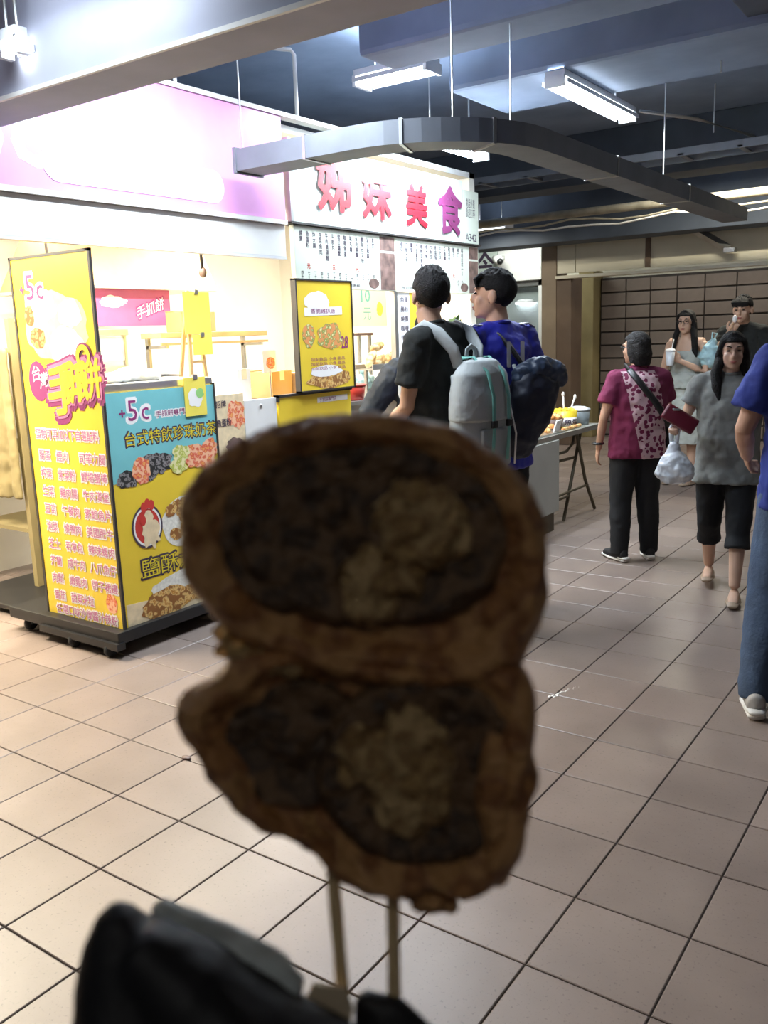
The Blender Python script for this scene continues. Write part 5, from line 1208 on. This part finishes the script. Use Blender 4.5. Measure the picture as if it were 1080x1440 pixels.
local('purse_body', MB().box(c - V(.095, .02, .045), c + V(.095, .02, .045), rot=rt, bev=.014), 'maroon', mp)
local('clasp', MB().box(c + V(.0, .016, .046), c + V(.06, .024, .058)), 'steel', mp)
# ---- cup, stick and bag of the couple
s = p6.s; cu = attach('drink_cup', 'clear drink cup with pale lid held by the mint-dress woman', 'cup', p6); c = V(.005, .295, 1.2)*s
local('cup', MB().lathe(c, [(.03, 0), (.032, .004), (.043, .13), (.041, .13), (.029, .008)], 20), 'plasticbag', cu)
local('lid', MB().lathe(c + V(0, 0, .13), [(.046, 0), (.046, .008), (.038, .022), (.01, .026)], 20), 'whiteprint', cu)
local('straw', MB().sweep([c + V(0, 0, .1), c + V(-.01, -.04, .24)], [.004, .004], 8), 'whiteprint', cu)
s = p7.s; sk = attach('snack_stick', 'white snack on a stick held to the mouth by the black-tee man', 'snack', p7); c = V(-.005, .23, 1.49)*s
local('stick', MB().sweep([c + V(.02, .02, -.06), c], [.004, .004], 8), 'plywood', sk); local('snack', MB().ell(c + V(-.005, -.01, .03), (.02, .02, .035), 14, 10), 'whiteprint', sk)
bb = attach('hanging_bag', 'pale blue plastic bag hanging from the raised arm by the shutter', 'plastic bag', p7); c = V(.2, .2, 1.30)*s
local('sack', MB().sweep([c + V(-.02, 0, .05), c + V(0, 0, -.02), c + V(.02, 0, -.12), c + V(.02, 0, -.2)], [(.025, .02), (.07, .05), (.10, .07), (.06, .04)], 18), 'bluebag', bb, vox=.008, sm=2, disp=.04, ds=.05)
local('handle_loop', MB().sweep([c + V(-.02, 0, .04), c + V(-.04, -.02, .1), c + V(-.0, -.01, .11), c + V(0, 0, .04)], [.007]*4, 8), 'bluebag', bb)

# ================================================================== FRIED SNACK ON TWO SKEWERS, HELD UP CLOSE
def frame_at(name, label, cat, loc):
    o = thing(name, label, cat, loc); o.rotation_euler = m3.to_euler(); return o
S = .000218      # metres per drawing unit of the outlines below
M['crust'] = food_mat('fried_batter_crust', [(.38, .155, .046), (.5, .225, .07), (.27, .1, .032), (.57, .29, .105)], 90, .5, .7)
M['darklayer'] = food_mat('dark_seaweed_layer', [(.075, .042, .02), (.12, .068, .032), (.05, .028, .015), (.18, .1, .045)], 120, .45, .6)
M['filling'] = food_mat('pale_minced_filling', [(.42, .25, .09), (.55, .35, .14), (.28, .15, .05), (.62, .42, .19)], 130, .5, .7)
M['crumb'] = food_mat('golden_batter_crumb', [(.6, .34, .09), (.75, .48, .16), (.45, .22, .06), (.8, .58, .26)], 150, .5, .6)
cb_ = M['crumb'].node_tree.nodes['Principled BSDF']; cb_.inputs['Transmission Weight'].default_value = .55; cb_.inputs['Roughness'].default_value = .65
M['skewer'] = mat('bamboo_skewer', (.72, .54, .28), .6, var=.15, scale=40)
fd = frame_at('fried_snack_skewer', 'big dark battered stuffed snack on two wooden skewers held up close', 'snack', (-.1546, .2039, 1.4314))
CX, CY = 510, 930
def poly_r(pts, c, a):
    # distance from c to the outline along angle a
    d = (math.cos(a), math.sin(a)); best = 0
    for i in range(len(pts)):
        x1, y1 = pts[i][0]-c[0], -(pts[i][1]-c[1]); x2, y2 = pts[(i+1) % len(pts)][0]-c[0], -(pts[(i+1) % len(pts)][1]-c[1])
        ex, ey = x2-x1, y2-y1; den = d[0]*ey - d[1]*ex
        if abs(den) < 1e-9: continue
        t = (x1*ey - y1*ex)/den; u = (x1*d[1] - y1*d[0])/den
        if t > 0 and -1e-6 <= u <= 1+1e-6: best = max(best, t)
    return best
def lump(name, pts, c, front, back, m, zoff=0, amp=6, seed=0, N=128, T=26, label=None, rough=.0016):
    vs, fs = [], []; rs = [poly_r(pts, c, 2*math.pi*k/N) for k in range(N)]
    rs = [(rs[k-1] + 2*rs[k] + rs[(k+1) % N])/4 for k in range(N)]
    for side, prof in ((1, front), (-1, back)):
        for i in range(1, T+1):
            t = i/T
            for k in range(N):
                a = 2*math.pi*k/N; r = rs[k]*(math.sin(t*math.pi/2)**.8)
                tt = r/max(1e-6, rs[k])
                x, y = (c[0]-CX + r*math.cos(a))*S, (CY-c[1] + r*math.sin(a))*S
                z = prof(tt, a) + zoff
                q = V(x, y, z); nz = noise.fractal(V(x*160+seed, y*160, z*160 + side*5), .9, 2, 4)*rough
                q += V(math.cos(a)*nz*.45*tt, math.sin(a)*nz*.45*tt, nz*side*.9)
                vs.append(q)
    def idx(sd, i, k): return sd*T*N + (i-1)*N + k % N
    for sd in (0, 1):
        for i in range(1, T):
            for k in range(N): fs.append((idx(sd, i, k), idx(sd, i+1, k), idx(sd, i+1, k+1), idx(sd, i, k+1)))
        vs.append(V((c[0]-CX)*S, (CY-c[1])*S, (front if sd == 0 else back)(0, 0) + zoff)); cc_ = len(vs)-1
        for k in range(N): fs.append((cc_, idx(sd, 1, k), idx(sd, 1, k+1)))
    for k in range(N): fs.append((idx(0, T, k), idx(1, T, k), idx(1, T, k+1), idx(0, T, k+1)))
    mb = MB().add(vs, fs); o = build(name, mb, M[m], fd, False, True)
    if label: o['label'] = label
    return o
top = [(255,745),(258,705),(275,670),(300,648),(335,622),(380,602),(430,590),(480,583),(530,582),(580,588),(630,600),(670,618),(705,645),(730,668),(745,690),(762,725),(768,765),(766,810),(770,830),(762,870),(745,895),(735,925),(720,950),(680,962),(620,968),(540,962),(460,948),(395,928),(345,902),(318,882),(298,860),(275,835),(258,800)]
bot = [(248,1000),(256,972),(285,958),(308,948),(325,925),(350,905),(400,890),(500,890),(600,900),(700,915),(738,935),(750,965),(753,1010),(748,1050),(753,1090),(742,1140),(735,1190),(722,1216),(695,1236),(655,1262),(636,1240),(612,1238),(580,1250),(550,1255),(515,1246),(490,1234),(466,1215),(446,1190),(415,1170),(370,1155),(335,1135),(305,1100),(285,1060),(262,1032)]
def rim(d, w=.2, dep=.5):
    # rounded rim, hollow towards the middle
    def f(t, a):
        e = math.sqrt(max(0, 1-((t-(1-w))/w)**2)) if t > 1-w else 1 - (1-dep)*min(1, (1-w-t)/.18)
        return d*e
    return f
def dome(d, p=.5):
    return lambda t, a: -d*max(0, 1-t**2.4)**p
lump('batter_crust', top, (512, 772), rim(.014, .15, .42), dome(.018), 'crust', seed=1, rough=.0017)
lump('batter_crust', bot, (515, 1070), rim(.014, .15, .42), dome(.018), 'crust', seed=4, rough=.0019)
def oval(cx, cy, rx, ry, n=36, rot=0, wob=.05, seed=0):
    return [(cx + rx*(1+wob*noise.noise(V(math.cos(t)*1.5, math.sin(t)*1.5, seed)))*math.cos(t), cy + ry*(1+wob*noise.noise(V(math.cos(t)*1.5, math.sin(t)*1.5, seed+7)))*math.sin(t)) for t in [2*math.pi*k/n for k in range(n)]]
def wave(d0, d1, f=7):
    return lambda t, a: d0 + d1*math.cos(t*f)*.5 - .004*max(0, (t-.9)*10)
lump('dark_layer', oval(530, 752, 196, 132), (530, 752), wave(.0098, .003), lambda t, a: .0, 'darklayer', seed=7, rough=.0014)
lump('dark_layer', oval(405, 745, 95, 120), (405, 745), wave(.009, .002), lambda t, a: .0, 'darklayer', seed=9, rough=.0014)
lump('dark_layer', oval(600, 1075, 150, 138, wob=.1), (600, 1075), wave(.0098, .003), lambda t, a: .0, 'darklayer', seed=11, rough=.0014)
lump('dark_layer', oval(420, 1040, 110, 95, wob=.12), (420, 1040), wave(.008, .002), lambda t, a: .0, 'darklayer', seed=13, rough=.0014)
lump('filling', oval(590, 740, 78, 66, wob=.25, seed=3), (590, 740), lambda t, a: .0135*max(0, 1-t**3)**.5 + .003, lambda t, a: 0, 'filling', seed=15, rough=.003)
lump('filling', oval(522, 825, 48, 58, wob=.3, seed=5), (522, 825), lambda t, a: .0125*max(0, 1-t**3)**.5 + .003, lambda t, a: 0, 'filling', seed=17, rough=.003)
lump('filling', oval(565, 790, 40, 60, wob=.3, seed=6), (565, 790), lambda t, a: .0115*max(0, 1-t**3)**.5 + .003, lambda t, a: 0, 'filling', seed=18, rough=.003)
lump('filling', oval(575, 1075, 68, 92, wob=.22, seed=8), (575, 1075), lambda t, a: .0125*max(0, 1-t**3)**.5 + .003, lambda t, a: 0, 'filling', seed=21, rough=.003)
lump('filling', oval(500, 1050, 40, 60, wob=.3, seed=9), (500, 1050), lambda t, a: .0105*max(0, 1-t**3)**.5 + .003, lambda t, a: 0, 'filling', seed=23, rough=.003)
lump('wrap_ridge', oval(690, 1100, 28, 100, wob=.2, seed=19), (690, 1100), lambda t, a: .0125*max(0, 1-t**3)**.5 + .003, lambda t, a: 0, 'crust', seed=25)
for k, (x, y, r, z) in enumerate(((322, 888, 20, .002), (338, 905, 22, .004), (318, 912, 14, .003), (352, 918, 22, .006), (385, 925, 26, .008), (412, 930, 18, .009), (330, 872, 11, .0), (604, 1258, 26, .002), (630, 1268, 14, .002), (575, 1252, 18, .0), (655, 1255, 12, .0), (700, 1232, 16, .0))):
    mb = MB(); e = MB().ell(((x-CX)*S, (CY-y)*S, z), (r*S, r*S*.85, r*S*.8), 18, 12); c = V((x-CX)*S, (CY-y)*S, z)
    mb.add([c + (p-c)*(1 + .35*noise.noise(p*420)) for p in e.v], e.f)
    build('batter_crumb', mb, M['crumb' if k < 7 else 'crust'], fd, False, True)
for (xa, ya, xb, yb) in ((458, 1130, 494, 1560), (551, 1130, 556, 1560)):
    pts = []; rr = []
    for i in range(9):
        t = i/8; pts.append(V((xa+(xb-xa)*t-CX)*S, (CY-(ya+(yb-ya)*t))*S, -.004)); rr.append(.0022*(1+.06*math.sin(i*3)))
    build('skewer', MB().sweep(pts, rr, 10), M['skewer'], fd, False, True)

# black takeaway bag under the snack
M['bagfilm'] = mat('glossy_black_bag_film', (.012, .011, .012), .58, var=.2, scale=30, bump=.2, bscale=40)
M['bagsheen'] = mat('green_grey_film_sheen', (.55, .6, .575), .45, var=.4, scale=60, bump=.3, bscale=60)  # sheen of the glossy black film, painted as a paler base colour
M['kraft'] = mat('beige_paper', (.62, .5, .33), .8, var=.1, scale=40)
bg = frame_at('takeaway_bag', 'black glossy takeaway bag gathered below the skewers', 'bag', (-.1697, .1474, 1.3471))
BX, BY, BS = 300, 1400, .25/1238.67
def bp2(x, y, z=0): return V((x-BX)*BS, (BY-y)*BS, z)
# pouch: cross-sections going down, with a pinched ear rising on the left
mb = MB()
mb.sweep([bp2(158, 1290, -.004), bp2(165, 1330, -.004), bp2(175, 1390, -.004), bp2(190, 1480, -.006), bp2(230, 1640, -.01)], [(.0055, .006), (.0105, .012), (.0155, .018), (.021, .024), (.03, .03)], 24, ref=(0, 0, 1), cap=.7)
mb.sweep([bp2(190, 1330, -.002), bp2(260, 1395, -.002), bp2(340, 1455, -.002), bp2(420, 1525, -.004)], [(.008, .012), (.014, .018), (.0145, .02), (.016, .02)], 20, ref=(0, 0, 1))
mb.sweep([bp2(330, 1490, -.006), bp2(430, 1570, -.006), bp2(500, 1580, -.006)], [(.02, .022), (.025, .024), (.02, .02)], 20, ref=(0, 0, 1))
link('pouch', remesh(mb, .0016, 3, .0025, .02), M['bagfilm'], bg, False)
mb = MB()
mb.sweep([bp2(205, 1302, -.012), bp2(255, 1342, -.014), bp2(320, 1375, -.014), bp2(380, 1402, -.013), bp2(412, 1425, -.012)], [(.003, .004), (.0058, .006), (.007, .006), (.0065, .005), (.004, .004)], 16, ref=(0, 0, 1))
link('rim_sheen_fold', remesh(mb, .0012, 2, .002, .012), M['bagsheen'], bg, False)  # fold along the rim, its lighter tone a painted sheen
mb = MB(); mb.prism([(434, 1428), (482, 1434), (494, 1466), (480, 1540), (400, 1530), (412, 1466)], lambda u, v, w: bp2(u, v, -.018+w), .0018)
build('paper_sleeve', mb, M['kraft'], bg, False)
mb = MB(); mb.sweep([bp2(505, 1462, -.022), bp2(530, 1488, -.022), bp2(555, 1545, -.022), bp2(570, 1610, -.02)], [(.003, .003), (.009, .005), (.016, .008), (.02, .01)], 16, ref=(0, 0, 1))
link('inner_flap', remesh(mb, .0014, 2, .002, .012), M['bagfilm'], bg, False)
